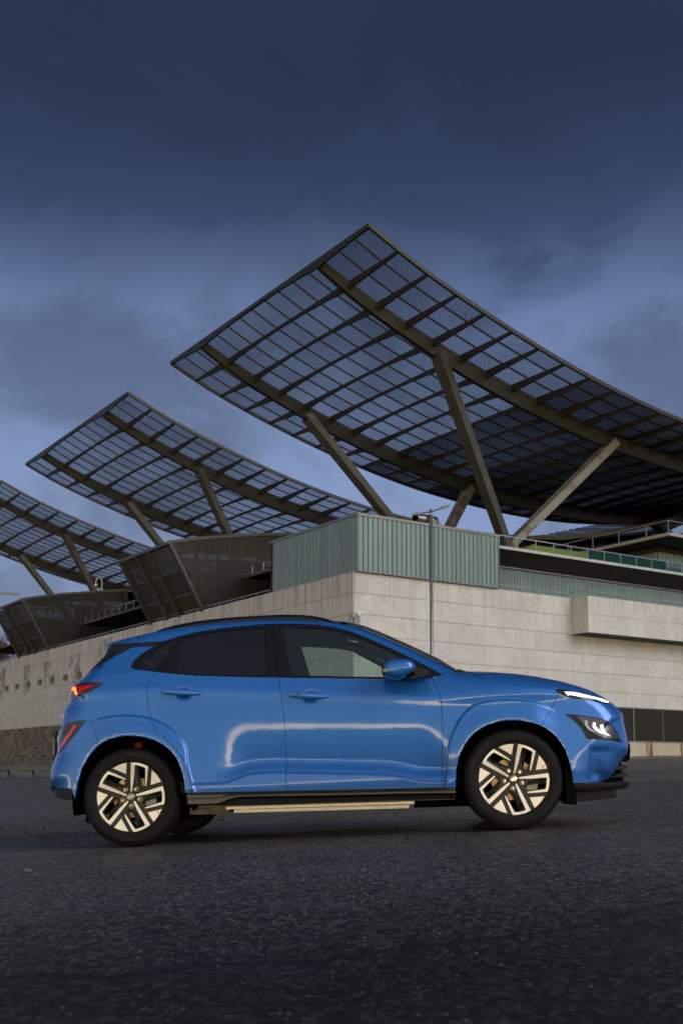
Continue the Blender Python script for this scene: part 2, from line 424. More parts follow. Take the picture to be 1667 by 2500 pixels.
mat('twig', (0.30, 0.28, 0.235), 0.9)
mat('bark', (0.07, 0.055, 0.05), 0.9, var=0.3, nscale=3)
mat('brick_house', (0.075, 0.04, 0.034), 0.85, var=0.3, nscale=1.5)
mat('roof_tile', (0.11, 0.05, 0.035), 0.85, var=0.3, nscale=2)
mat('pale_wall', (0.42, 0.40, 0.36), 0.8)
mat('dark_pane', (0.02, 0.024, 0.03), 0.15)
mat('concrete', (0.085, 0.085, 0.09), 0.85, var=0.25, nscale=1.5)
mat('kerb_stone', (0.115, 0.118, 0.125), 0.8, var=0.25, nscale=2.0, rnd=0.15)
mat('sign_yellow', (0.55, 0.42, 0.04), 0.6)
mat('sign_white', (0.45, 0.5, 0.5), 0.6)
mat('leaf_dry', (0.10, 0.055, 0.028), 0.8, rnd=0.3, var=0.5, nscale=1.3)
mat('pebble', (0.10, 0.092, 0.085), 0.7, var=0.5, nscale=4)

def ground_fn(t, p, tc):
    pos = t.n('NewGeometry').outputs['Position']
    x, y, z = t.sep(pos)
    # zone 0 = coarse lot asphalt near the car, 1 = smoother road beyond
    edge = t.math('SUBTRACT', y, t.math('ADD', 17.0, t.math('MULTIPLY', x, 0.75)))
    wob = t.math('MULTIPLY', t.math('SUBTRACT', t.noise(pos, 0.4, 3), 0.5), 2.2)
    edge = t.math('ADD', edge, wob)
    far = t.maprange(edge, -0.4, 0.4, 0, 1, True)
    v1 = t.n('TexVoronoi'); t.link(t.mapping(pos, sc=(1, .6, 1)), v1.inputs['Vector']); v1.inputs['Scale'].default_value = 64; v1.inputs['Randomness'].default_value = 1
    cs = t.sep(v1.outputs['Color']); sc = cs[0]
    n_big = t.noise(pos, 0.55, 5, 0.6)
    n_mid = t.noise(pos, 5.0, 5, 0.7)
    n_gr = t.noise(t.mapping(pos, sc=(1, .6, 1)), 30.0, 3, 0.7)
    n_fine = t.noise(t.mapping(pos, sc=(1, .5, 1)), 56.0, 4, 0.9)
    base = t.mix(t.maprange(n_big, 0.3, 0.7), (0.052, 0.046, 0.039), (0.090, 0.080, 0.068))
    base = t.mix(t.maprange(n_fine, 0.44, 0.58), t.mix(0.90, base, (0.006, 0.006, 0.006)), t.mix(0.75, base, (0.34, 0.305, 0.26)))
    base = t.mix(t.maprange(n_gr, 0.44, 0.58, 0.0, 0.80), base, (0.012, 0.0115, 0.011))
    base = t.mix(t.maprange(n_mid, 0.42, 0.68, 0, 0.45), base, (0.024, 0.022, 0.020))
    stone = t.mix(cs[1], (0.10, 0.092, 0.08), (0.62, 0.58, 0.51))
    isst = t.math('MULTIPLY', t.maprange(sc, 0.78, 0.86), t.maprange(t.math('ADD', v1.outputs['Distance'], t.math('MULTIPLY', n_fine, 0.5)), 0.72, 0.45))
    near = t.mix(t.math('MULTIPLY', isst, 0.85), base, stone)
    # foreground darkens towards the camera: light falloff painted into the tar colour
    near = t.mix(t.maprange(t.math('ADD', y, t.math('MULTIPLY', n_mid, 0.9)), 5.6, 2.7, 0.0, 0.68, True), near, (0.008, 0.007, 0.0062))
    # tar seam wandering across the foreground
    nse = t.math('MULTIPLY', t.math('SUBTRACT', t.noise(pos, 1.3, 4, 0.6), 0.5), 0.55)
    sy = t.math('SUBTRACT', y, t.math('ADD', t.math('ADD', 2.72, nse), t.math('ADD', t.math('MULTIPLY', x, 0.35), t.math('MULTIPLY', t.math('MULTIPLY', x, x), 0.3))))
    seam = t.math('ABSOLUTE', sy)
    sm = t.maprange(seam, 0.008, 0.04, 0.8, 0.0, True)
    near = t.mix(t.maprange(sy, -0.12, 0.05, 0.25, 0.0, True), near, (0.016, 0.016, 0.017))  # camera side of the seam dimmed as well, part of the painted falloff
    near = t.mix(sm, near, (0.010, 0.010, 0.011))
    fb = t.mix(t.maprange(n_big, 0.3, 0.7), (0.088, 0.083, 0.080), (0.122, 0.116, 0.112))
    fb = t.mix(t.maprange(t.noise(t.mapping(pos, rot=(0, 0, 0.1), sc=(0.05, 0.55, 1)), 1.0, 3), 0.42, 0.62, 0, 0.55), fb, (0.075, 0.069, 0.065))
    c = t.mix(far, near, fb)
    dirt = t.math('MULTIPLY', t.maprange(t.math('ABSOLUTE', t.math('ADD', edge, 0.9)), 0.2, 2.0, 1.0, 0.0, True), t.maprange(t.noise(pos, 2.2, 5, 0.7), 0.42, 0.62))
    c = t.mix(t.math('MULTIPLY', dirt, 0.55), c, (0.040, 0.029, 0.021))
    t.link(c, p.inputs['Base Color'])
    h = t.math('ADD', t.math('MULTIPLY', n_gr, 1.1), t.math('MULTIPLY', n_fine, 0.7))
    h = t.math('ADD', h, t.math('MULTIPLY', n_mid, 0.8))
    bn = t.n('Bump'); t.link(h, bn.inputs['Height']); bn.inputs['Distance'].default_value = 0.006
    t.setin(bn, 'Strength', t.maprange(far, 0, 1, 0.32, 0.15))
    t.link(bn.outputs[0], p.inputs['Normal'])
    t.setin(p, 'Roughness', t.maprange(t.noise(pos, 1.1, 4, 0.6), 0.35, 0.65, 0.46, 0.62))
def ground_fn2(t, p, tc):
    ground_fn(t, p, tc)
    yy = t.sep(t.n('NewGeometry').outputs['Position'])[1]
    t.setin(p, 'Specular IOR Level', t.maprange(yy, 2.4, 6.5, 0.06, 0.26))
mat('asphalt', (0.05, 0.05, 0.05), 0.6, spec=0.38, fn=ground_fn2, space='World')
mat('paving', (0.14, 0.14, 0.145), 0.8, var=0.25, nscale=0.8)
# ------------------------------------------------------------------ ground
def smooth(t): t = np.clip(t, 0, 1); return t * t * (3 - 2 * t)
def gz(x, y):
    x = np.asarray(x, float); y = np.asarray(y, float)
    near = 0.0608 + 0.0509 * 5 * np.tanh(x / 5.0) - 0.0037 * (np.clip(y, 0, 12) - 7.6)
    lin = np.abs(x) < 3.0
    near = np.where(lin, 0.0608 + 0.0509 * x - 0.0037 * (np.clip(y, 0, 12) - 7.6), 0.0608 + np.sign(x) * (0.1527 + 0.0509 * 5 * np.tanh((np.abs(x) - 3) / 5.0)) - 0.0037 * (np.clip(y, 0, 12) - 7.6))
    u = x / np.maximum(y, 5.0)
    zl = np.interp(y, [0, 20, 46, 140, 160, 2000], [-.12, .02, .18, .80, .92, 1.0])
    zr = np.interp(y, [0, 20, 40, 90, 104, 160, 2000], [.2, .3, .47, 1.30, 1.80, 2.0, 2.0])
    m = np.clip((u + .3) / .6, 0, 1)
    far = zl * (1 - m) + zr * m
    w_ = smooth((y - 10) / 24)
    return near * (1 - w_) + far * w_
def build_ground():
    ys = np.concatenate([np.array([-600, -200, -80, -40, -20, -10, -5, -2]), np.arange(0, 12, 0.25), np.geomspace(12, 170, 70), np.array([200, 260, 400, 700, 1200, 2500])])
    us = np.concatenate([-np.geomspace(1500, 6.2, 26), np.arange(-6, 6.01, 0.25), np.geomspace(6.2, 1500, 26)])
    X, Y = np.meshgrid(us, ys)
    Z = gz(X, Y)
    nx = len(us)
    v = np.stack([X, Y, Z], -1).reshape(-1, 3)
    f = [(j * nx + i, j * nx + i + 1, (j + 1) * nx + i + 1, (j + 1) * nx + i) for j in range(len(ys) - 1) for i in range(nx - 1)]
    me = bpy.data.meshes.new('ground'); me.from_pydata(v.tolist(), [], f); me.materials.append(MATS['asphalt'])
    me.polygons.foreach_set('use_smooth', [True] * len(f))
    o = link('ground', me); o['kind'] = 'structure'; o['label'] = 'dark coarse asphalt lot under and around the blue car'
build_ground()

# pavement with its kerb in front of the left wall
def strip(name, pts0, pts1, lift, m, kerb=None):
    b = MB(); n = len(pts0)
    vs = [(x, y, float(gz(x, y)) + lift) for x, y in pts0] + [(x, y, float(gz(x, y)) + lift) for x, y in pts1]
    b.add(vs, [(i, i + 1, n + i + 1, n + i) for i in range(n - 1)])
    if kerb:
        vs = [(x, y, float(gz(x, y)) + lift) for x, y in pts0] + [(x, y, float(gz(x, y)) - 0.05) for x, y in pts0]
        b.add(vs, [(i, n + i, n + i + 1, i + 1) for i in range(n - 1)])
    return link(name, b.mesh(name, m))
xs = np.linspace(-60, -2, 40)
pv = strip('pavement', [(x, 46 + 0.03 * (x + 15)) for x in xs], [(x * 1.6, 120 + 0.2 * (x + 15) * -1) for x in xs], 0.125, 'paving')
pv['kind'] = 'structure'
kt = []
kerb_mesh = None
for i in range(38):          # kerb stones, one by one
    x = -34 + i * 1.02
    if x > -1: break
    y = 45.94 + 0.03 * (x + 15)
    if kerb_mesh is None:
        b = MB(); b.box(-0.5, 0.5, -0.08, 0.08, -0.2, 0.14); kerb_mesh = b.mesh('kerb_stone', 'kerb_stone')
    k_ = link('kerb_stone', kerb_mesh, pv, (x, y - 0.02, float(gz(x, y)))); 
# right-hand pavement along the building
e0 = [W(a, -1.9, 0) for a in np.linspace(-1, 60, 30)]; e1 = [W(a, 0.1, 0) for a in np.linspace(-1, 60, 30)]
pr = strip('pavement', [(p.x, p.y) for p in e0], [(p.x, p.y) for p in e1], 0.12, 'paving', True); pr['kind'] = 'structure'

# low concrete bench with openings on the left pavement
bt = bpy.data.objects.new('concrete_bench', None); col.objects.link(bt)
bt.location = (-13.2, 44.2, float(gz(-13.2, 44.2)))
tag(bt, 'low grey concrete bench with square gaps on the kerb at the left edge', 'bench')
b = MB(); b.box(-2.6, 2.75, -0.2, 0.25, 0.28, 0.42); part('seat', b, 'concrete', bt)
for i in range(6):
    b = MB(); b.box(-2.4 + i * 0.95, -2.12 + i * 0.95 + 0.3, -0.15, 0.2, -0.05, 0.28); part('leg', b, 'concrete', bt)

# litter
def scatter(name, n, fx, m, size, label, flat=True, seed=3):
    r = np.random.RandomState(seed); b = MB()
    for i in range(n):
        x, y = fx(r); z = float(gz(x, y)) + 0.004
        s = size * r.uniform(0.5, 1.6); a = r.uniform(0, 6.28)
        if flat:
            c_, s_ = math.cos(a), math.sin(a); h = s * r.uniform(0.2, 0.8)
            q = [(-s, 0, 0), (0, -s * .45, h * .3), (s, 0, h), (0, s * .5, h * .2)]
            b.add([(x + c_ * p[0] - s_ * p[1], y + s_ * p[0] + c_ * p[1], z + p[2]) for p in q], [(0, 1, 2), (0, 2, 3)])
        else:
            k = 6; vs = []
            for zz, rr in ((0, .8), (.5, 1.0), (.9, .55)):
                for j in range(k):
                    t = 2 * math.pi * j / k + a; q = rr * s * r.uniform(.75, 1.1)
                    vs.append((x + q * math.cos(t), y + q * math.sin(t) * .8, z - .004 + zz * s))
            b.add(vs, [tuple(range(12, 18))] + [(l * k + j, l * k + (j + 1) % k, (l + 1) * k + (j + 1) % k, (l + 1) * k + j) for l in range(2) for j in range(k)])
    o = link(name, b.mesh(name, m, fix=False)); o['kind'] = 'stuff'; o['label'] = label
def fx_leaf(r):
    y = r.uniform(9.5, 16); x = -y * r.uniform(0.10, 0.33)
    return x, y
scatter('fallen_leaves', 800, fx_leaf, 'leaf_dry', 0.028, 'brown dead leaves scattered on the asphalt behind the car', True)
def fx_leaf2(r):
    x = r.uniform(-2.5, 3.4); return x, 10.6 + 0.35 * x + r.normal() * 0.7
scatter('fallen_leaves', 260, fx_leaf2, 'leaf_dry', 0.016, 'brown leaf crumbs strewn on the asphalt beyond the car', True, 9)
def fx_peb(r):
    y = r.uniform(2.2, 11); return y * r.uniform(-0.34, 0.34), y
scatter('gravel', 300, fx_peb, 'pebble', 0.0035, 'small loose grit on the dark asphalt', False, 4)
pb = MB(); 
def pebble(x, y, s, label):
    b = bmesh.new(); bmesh.ops.create_icosphere(b, subdivisions=2, radius=s)
    for v in b.verts: v.co.z *= .6; v.co.x *= 1.25
    me = bpy.data.meshes.new('pebble'); b.to_mesh(me); b.free(); me.materials.append(MATS['pebble'])
    me.polygons.foreach_set('use_smooth', [True] * len(me.polygons))
    o = link('pebble', me, loc=(x, y, float(gz(x, y)) + s * .45)); tag(o, label, 'pebble')
pebble(-1.62, 5.85, 0.022, 'rounded pale brown pebble on the asphalt below the rear bumper')
# ------------------------------------------------------------------ stone walls of the podium
ZT = 9.51; CH = 0.97
def stone_wall(name, label, axis, length, holes, base_z, first, pw, courses):
    t = bthing(name, label, 'wall', 0, 0, 0)
    # backing wall with recessed joints
    b = MB()
    if axis == 'x': b.box(0.04, length, 0.036, 0.6, -0.6, ZT - 0.01)
    else: b.box(0.035, 0.6, 0.6, length, -0.6, ZT - 0.01)
    bpart('wall', b, 'joint_dark', t)
    n = int(length / pw)
    cache = {}
    cnt = 0
    for c in range(courses):
        z1 = ZT - c * CH - 0.009; z0 = ZT - (c + 1) * CH + 0.009
        off = (0.0, 0.45)[c % 2] * pw * 0
        for i in range(n):
            x0 = first + i * pw + off; x1 = x0 + pw - 0.001
            if holes(c, x0, x1): continue
            zz0 = max(z0, base_z) if c == courses - 1 else z0
            key = round(z1 - zz0, 3)
            if cnt >= 298: return t
            if key not in cache:
                q = MB(); e = 0.0015
                w_, h_ = pw - 0.0015, z1 - zz0
                if axis == 'x':
                    q.add([(0, 0.035, 0), (w_, 0.035, 0), (w_, 0.035, h_), (0, 0.035, h_), (e, 0, e), (w_ - e, 0, e), (w_ - e, 0, h_ - e), (e, 0, h_ - e)], [(4, 5, 6, 7), (0, 1, 5, 4), (1, 2, 6, 5), (2, 3, 7, 6), (3, 0, 4, 7)])
                else:
                    q.add([(0.035, 0, 0), (0.035, w_, 0), (0.035, w_, h_), (0.035, 0, h_), (0, e, e), (0, w_ - e, e), (0, w_ - e, h_ - e), (0, e, h_ - e)], [(4, 7, 6, 5), (0, 4, 5, 1), (1, 5, 6, 2), (2, 6, 7, 3), (3, 7, 4, 0)])
                cache[key] = q.mesh('stone_panel', 'stone', fix=False, scale=K)
            jit = rng.uniform(-0.004, 0.004)
            loc = (x0 * K, jit * K, zz0 * K) if axis == 'x' else (jit * K, x0 * K, zz0 * K)
            link('stone_panel', cache[key], t, loc); cnt += 1
    return t
# right wall: protruding bay covers courses 0-1 beyond a=13.8; window strip cut from a=9.4
def hole_r(c, x0, x1):
    if c <= 1 and x0 > 13.95: return True
    return False
wr = stone_wall('podium_wall', 'pale stone podium wall with dark window strip to the right of the corner', 'x', 62, hole_r, 3.9, 0.02, 1.12, 6)
PB = -1.19
bay = bthing('stone_bay', 'stone box bay jutting out of the pale wall at the right edge', 'bay', 13.85, 0, 7.58)
b = MB(); b.box(0.03, 40, PB + 0.03, 0.0, 0.0, 1.9); bpart('core', b, 'joint_dark', bay)
b = MB(); b.box(0.0, 40, PB, 0.03, -0.03, 0.0); bpart('underside', b, 'soffit', bay)
sm = {}
for c in range(2):
    for i in range(14):
        if 'f' not in sm:
            q = MB(); q.box(0.0, 1.116, 0.0, 0.03, 0.0, 0.945); sm['f'] = q.mesh('stone_panel', 'stone', scale=K)
            q = MB(); q.box(0.0, 0.03, 0.0, 0.578, 0.0, 0.945); sm['s'] = q.mesh('stone_panel', 'stone', scale=K)
        link('stone_panel', sm['f'], bay, (K * (0.0 + i * 1.12), K * (PB + rng.uniform(-.003, .003)), K * (0.0 + c * 0.96)))
    for i in range(2):
        link('stone_panel', sm['s'], bay, (-0.002 * K, K * (PB + 0.03 + i * 0.585), K * (0.0 + c * 0.96)))
# window strip
ws = bthing('window_strip', 'long dark ribbon window low in the pale wall behind the car bonnet', 'window', 9.4, 0, 2.1)
b = MB()
L = 50
b.box(0, L, -0.03, 0.05, 1.74, 1.80); b.box(0, L, -0.05, 0.06, -0.06, 0.0); bpart('frame', b, 'window_frame_grey', ws)
b = MB(); b.box(0, L, 0.5, 0.55, -0.05, 1.8); bpart('room_behind', b, 'interior_dark', ws)
mul = MB(); mul.box(-0.045, 0.045, -0.045, 0.06, 0, 1.74); mulm = mul.mesh('mullion', 'window_frame_grey', scale=K)
mul = MB(); mul.box(-0.02, 0.02, -0.02, 0.04, 0, 1.74); mulm2 = mul.mesh('mullion', 'window_frame_grey', scale=K)
pn = MB(); pn.box(0.03, 2.34, 0.0, 0.01, 0, 1.74); pnm = pn.mesh('pane', 'window_glass', scale=K)
for i in range(10):
    x = i * 2.37 - 0.55 + 0.02
    link('pane', pnm, ws, (K * x, 0, 0)); link('mullion', mulm if i % 2 == 0 else mulm2, ws, (K * x, 0, 0))
    link('mullion', mulm2, ws, (K * (x + 1.18), 0, 0)) if i < 3 else None
# plinth under the window strip
pl = bthing('wall_plinth', 'rust-streaked beige plinth below the dark ribbon window', 'plinth', 0, 0, 0)
b = MB(); b.box(0.02, 62, -0.02, 0.034, -0.6, 2.04); bpart('face', b, 'rust_wall', pl)

wl = stone_wall('podium_wall', 'long stained stone podium wall running away on the left', 'y', 68, lambda c, x0, x1: False, 3.68, 0.02, 1.36, 6)
# dark slate cladding under the left wall
def slate():
    t = bthing('slate_base', 'brown slate-clad base under the long left wall', 'wall', 0, 0, 0)
    b = MB(); b.box(0.09, 0.6, 0.3, 68, -0.6, 3.67); bpart('backing', b, 'joint_dark', t)
    vs, fs, tint = [], [], []
    r = np.random.RandomState(11)
    y = 22.0
    z = 3.66; row = 0
    while z > 0.2:
        h = r.uniform(0.22, 0.36); y = 20.0 + r.uniform(0, .3)
        while y < 68:
            w_ = r.uniform(0.3, 0.75); g = 0.02; d_ = r.uniform(0.0, 0.05); tv = r.rand()
            b0 = len(vs)
            vs += [(0.09, y + g, z - h + g), (0.09, y + w_ - g, z - h + g), (0.09, y + w_ - g, z - g), (0.09, y + g, z - g),
                   (d_, y + g, z - h + g), (d_, y + w_ - g, z - h + g), (d_, y + w_ - g, z - g), (d_, y + g, z - g)]
            q = [(4, 7, 6, 5), (0, 4, 5, 1), (1, 5, 6, 2), (2, 6, 7, 3), (3, 7, 4, 0)]
            fs += [tuple(k + b0 for k in f) for f in q]; tint += [tv] * len(q)
            y += w_
        z -= h
    me = bpy.data.meshes.new('slate_tiles'); me.from_pydata([(a * K, b_ * K, c * K) for a, b_, c in vs], [], fs)
    me.materials.append(MATS['slate_tile'])
    at = me.attributes.new('tint', 'FLOAT', 'FACE'); at.data.foreach_set('value', tint)
    o = link('slate_tiles', me, t); o['kind'] = 'stuff'
slate()

# coping + parapet railings
def railing(name, label, pts, h, step, post_r=0.02, rails=((1.0, 0.025),), glass=None, start=0.0, base=None, group=None, thick=False):
    p0 = Vector(pts[0]); t = bthing(name, label, 'railing', *pts[0], group)
    L_ = [Vector(p) - p0 for p in pts]
    if thick: rails = tuple((a_, b_ * 1.0) for a_, b_ in rails)
    for hh, r_ in rails:
        b = MB()
        for i in range(len(L_) - 1): b.bar(L_[i] + Vector((0, 0, h * hh)), L_[i + 1] + Vector((0, 0, h * hh)), r_ * 2, r_ * 2)
        bpart('handrail', b, 'rail_steel', t)
    q = MB(); q.box(-post_r, post_r, -post_r, post_r, 0, h); pm = q.mesh('post', 'rail_steel', scale=K)
    for i in range(len(L_) - 1):
        a, c = L_[i], L_[i + 1]; d_ = (c - a); n = max(1, int(round((d_.length - start) / step)))
        for k in range(n + (1 if i == len(L_) - 2 else 0)):
            p = a + d_.normalized() * (start + k * step)
            if (p - a).length > d_.length + 0.01: break
            link('post', pm, t, p * K)
        if glass:
            for k in range(n):
                g = glass(i, k)
                if not g: continue
                p = a + d_.normalized() * (start + k * step + 0.03); e = a + d_.normalized() * min(d_.length, start + (k + 1) * step - 0.03)
                b = MB(); b.bar(p + Vector((0, 0, h * .52)), e + Vector((0, 0, h * .52)), 0.012, h * .88); bpart('glass_panel', b, g, t)
    return t
railing('parapet_rail', 'low steel rail along the top of the long left wall', [(0.08, 7.75, ZT), (0.08, 62, ZT)], 0.17, 1.37, 0.014, ((1.0, 0.017),), start=0.0)
railing('parapet_rail', 'low steel rail on the wall top beside the jutting stone bay', [(8.75, 0.08, ZT), (13.75, 0.08, ZT), (13.95, PB + 0.08, ZT), (40, PB + 0.08, ZT)], 0.26, 1.66, 0.012, ((1.0, 0.014),), start=0.1)
b = MB(); 

# ------------------------------------------------------------------ plant room clad in channel glass
def chan_mesh(w_, h_, d_=0.05, along='x', m='channel_glass'):
    q = MB(); e = w_ * 0.16
    pr = [(0.0, d_), (e * .35, 0.012), (e, 0.0), (w_ - e, 0.0), (w_ - e * .35, 0.012), (w_, d_)]
    n = len(pr)
    if along == 'x': vs = [(a, b_, 0) for a, b_ in pr] + [(a, b_, h_) for a, b_ in pr]
    else: vs = [(b_, a, 0) for a, b_ in pr] + [(b_, a, h_) for a, b_ in pr]
    q.add(vs, [(i, i + 1, n + i + 1, n + i) for i in range(n - 1)])
    return q.mesh('glass_channel', m, smooth=False, fix=False, scale=K)
bx = bthing('plant_room', 'pale green channel-glass box on top of the wall corner', 'building', 0.13, -0.17, ZT)
BH = 2.60; BW = 8.58; BD = 8.0
b = MB(); b.box(0.06, BW - 0.02, 0.06, BD, 0.0, BH); bpart('wall', b, 'interior_dark', bx)
b = MB(); b.box(-0.04, BW + 0.03, -0.05, BD + 0.05, BH, BH + 0.13); bpart('roof_cap', b, 'metal_cap', bx)
b = MB(); b.box(-0.01, 0.035, -0.01, 0.035, 0, BH); b.box(BW - 0.03, BW + 0.0, -0.015, 0.05, 0, BH); bpart('corner_trim', b, 'metal_cap', bx)
b = MB(); b.box(-0.02, BW, -0.02, 0.03, 0.0, 0.03); b.box(-0.02, 0.03, 0.03, BD, 0, 0.03); bpart('base_trim', b, 'metal_cap', bx)
cw = 0.275
cmx = chan_mesh(cw - 0.022, BH - 0.03); cmy = chan_mesh(cw - 0.022, BH - 0.03, along='y')
for i in range(int((BW - 0.05) / cw)): link('glass_channel', cmx, bx, (K * (0.04 + i * cw), 0, K * 0.03))
for i in range(int((BD - 0.1) / cw)): link('glass_channel', cmy, bx, (0, K * (0.04 + i * cw), K * 0.03))

# ducts on its roof
for i, (ax, lab) in enumerate(((4.22, 'left of the two shiny round ducts on the glass box roof'), (4.72, 'right of the two shiny round ducts, half behind the lamp post'))):
    dt = bthing('ventilation_duct', lab, 'duct', ax, 0.45 + 0.25 * i, ZT + BH + 0.27, 'round ducts on the plant room roof')
    b = MB(); n = 20
    pr = [(0.25 + .05 * i, -0.4), (0.25 + .05 * i, 0.2), (0.26 + .05 * i, 0.22), (0.25 + .05 * i, 0.24), (0.25 + .05 * i, 0.75)]
    vs = []
    for k in range(n):
        t_ = 2 * math.pi * k / n
        for r_, h_ in pr: vs.append((h_ * 0.8, r_ * math.cos(t_), 0.20 + r_ * math.sin(t_)))
    Lp = len(pr)
    b.add(vs, [(k * Lp + j, k * Lp + j + 1, ((k + 1) % n) * Lp + j + 1, ((k + 1) % n) * Lp + j) for k in range(n) for j in range(Lp - 1)])
    bpart('pipe', b, 'duct_steel', dt, smooth=True)
    b = MB(); b.revolve([(0.0, 0.0), (0.235 + .05 * i, 0.0)], 20); 
    b2 = MB(); b2.v = [(-0.315, x, 0.20 + z) for x, y, z in b.v]; b2.f = b.f; b2.m = b.m; bpart('opening', b2, 'liner', dt)
    b = MB(); b.bar((0.5, 0, 0.2), (0.9, 0, -0.25), 0.4, 0.4); bpart('elbow', b, 'duct_steel', dt)

# ------------------------------------------------------------------ terrace on the right, over the recessed glass band
ZS = 11.66
tr = bthing('terrace_building', 'flat terrace slab over dark soffit and pale green glass band at right', 'building', 8.72, 0.12, ZT)
b = MB(); b.box(0.0, 45, 0.10, 9, ZS - ZT - 0.02, ZS - ZT + 0.04); bpart('floor_slab', b, 'soffit', tr)
fm = None
for i in range(22):
    if fm is None:
        q = MB(); q.box(0.0, 1.255, -0.02, 0.10, 0, 0.145); fm = q.mesh('fascia_panel', 'white_edge', scale=K)
    link('fascia_panel', fm, tr, (K * (0.0 + i * 1.265), 0, K * (ZS - ZT - 0.03)))
b = MB(); b.add([(0, 0.0, ZS - ZT - 0.03), (45, 0.0, ZS - ZT - 0.03), (45, 1.35, ZS - ZT - 0.60), (0, 1.35, ZS - ZT - 0.60)], [(0, 1, 2, 3)]); bpart('soffit', b, 'soffit', tr)
b = MB(); b.box(0, 45, 1.30, 1.40, ZS - ZT - 0.67, ZS - ZT - 0.595); bpart('soffit_trim', b, 'metal_cap', tr)
b = MB(); b.box(0, 45, 1.55, 1.8, 0, ZS - ZT - 0.1); bpart('wall', b, 'interior_dark', tr)
b = MB(); b.box(-.05, 0.0, 0.2, 1.5, 0, ZS - ZT - .1);  bpart('end_wall', b, 'interior_dark', tr)
rm = chan_mesh(0.185, ZS - ZT - 0.64)
for i in range(110): link('glass_channel', rm, tr, (K * (0.02 + i * 0.20), K * 1.45, 0))
b = MB(); b.box(-0.2, 45, 0.1, 1.6, -0.06, 0.0); bpart('ledge', b, 'concrete', tr)
def gsel(i, k):
    return None if k < 1 else ('green_rail_glass' if 5 <= k <= 9 else 'rail_glass')
railing('terrace_rail', 'steel rail with glass panels along the right terrace edge', (((8.85), 0.2, ZS + 0.12), (40, 0.2, ZS + 0.12)), 0.55, 1.265, 0.018, ((1.0, 0.02),), glass=gsel, start=0.2)
# lime hut behind the railing
hut = bthing('green_hut', 'lime green panel hut with sloping left end behind the terrace rail', 'hut', 10.9, 1.2, ZS + 0.1)
b = MB(); P = [(0.2, 0), (5.6, 0), (5.6, 0.62), (1.6, 0.62)]; b.prism(P, 0, 1.2); bpart('wall', b, 'green_panel', hut)
b = MB(); b.prism([(0.15, 0.0), (0.25, 0.0), (1.65, 0.65), (1.55, 0.68)], -0.03, 1.25); bpart('sloping_edge', b, 'green_panel', hut)
hut2 = bthing('teal_hut', 'dark teal glazed hut right of the lime green hut', 'hut', 16.6, 1.0, ZS + 0.1)
b = MB(); b.box(0, 9.5, 0, 2.0, 0, 0.45); bpart('wall', b, 'teal_panel', hut2)
b = MB(); b.box(0, 9.5, -0.02, 2.02, 0.45, 0.49); bpart('cap', b, 'metal_cap', hut2)

# upper terrace block further back on the right
ut = bthing('upper_terrace', 'raised terrace block with its own rail at the far right', 'building', 22.65, 0.7, 12.0)
ut.location = W(24.5, 2.25, ZS)
H2 = 2.9
b = MB(); b.box(0.05, 30, 0.05, 40, H2 - 0.05, H2 + 0.02); bpart('floor_slab', b, 'soffit', ut)
b = MB(); b.box(0, 30, -0.05, 0.05, H2 - 0.02, H2 + 0.17); b.box(-0.05, 0.05, -0.05, 40, H2 - 0.02, H2 + 0.17); bpart('fascia', b, 'white_edge', ut)
b = MB(); b.box(2.0, 30, 2.6, 40, 0, H2); bpart('wall', b, 'interior_dark', ut)
cm2 = chan_mesh(0.38, H2 - 0.4)
for i in range(24): link('glass_channel', cm2, ut, (K * (2.0 + i * 0.4), K * 2.5, 0))
cm3 = chan_mesh(0.38, H2 - 0.4, along='y')
for i in range(24): link('glass_channel', cm3, ut, (K * 1.9, K * (2.6 + i * 0.4), 0))
railing('terrace_rail', 'thin steel rail round the raised far terrace', [(24.5, 26, ZS + H2 + 0.17), (24.5, 2.3, ZS + H2 + 0.17), (44, 2.3, ZS + H2 + 0.17)], 0.75, 2.2, 0.022, ((1.0, 0.022),), start=0.0)

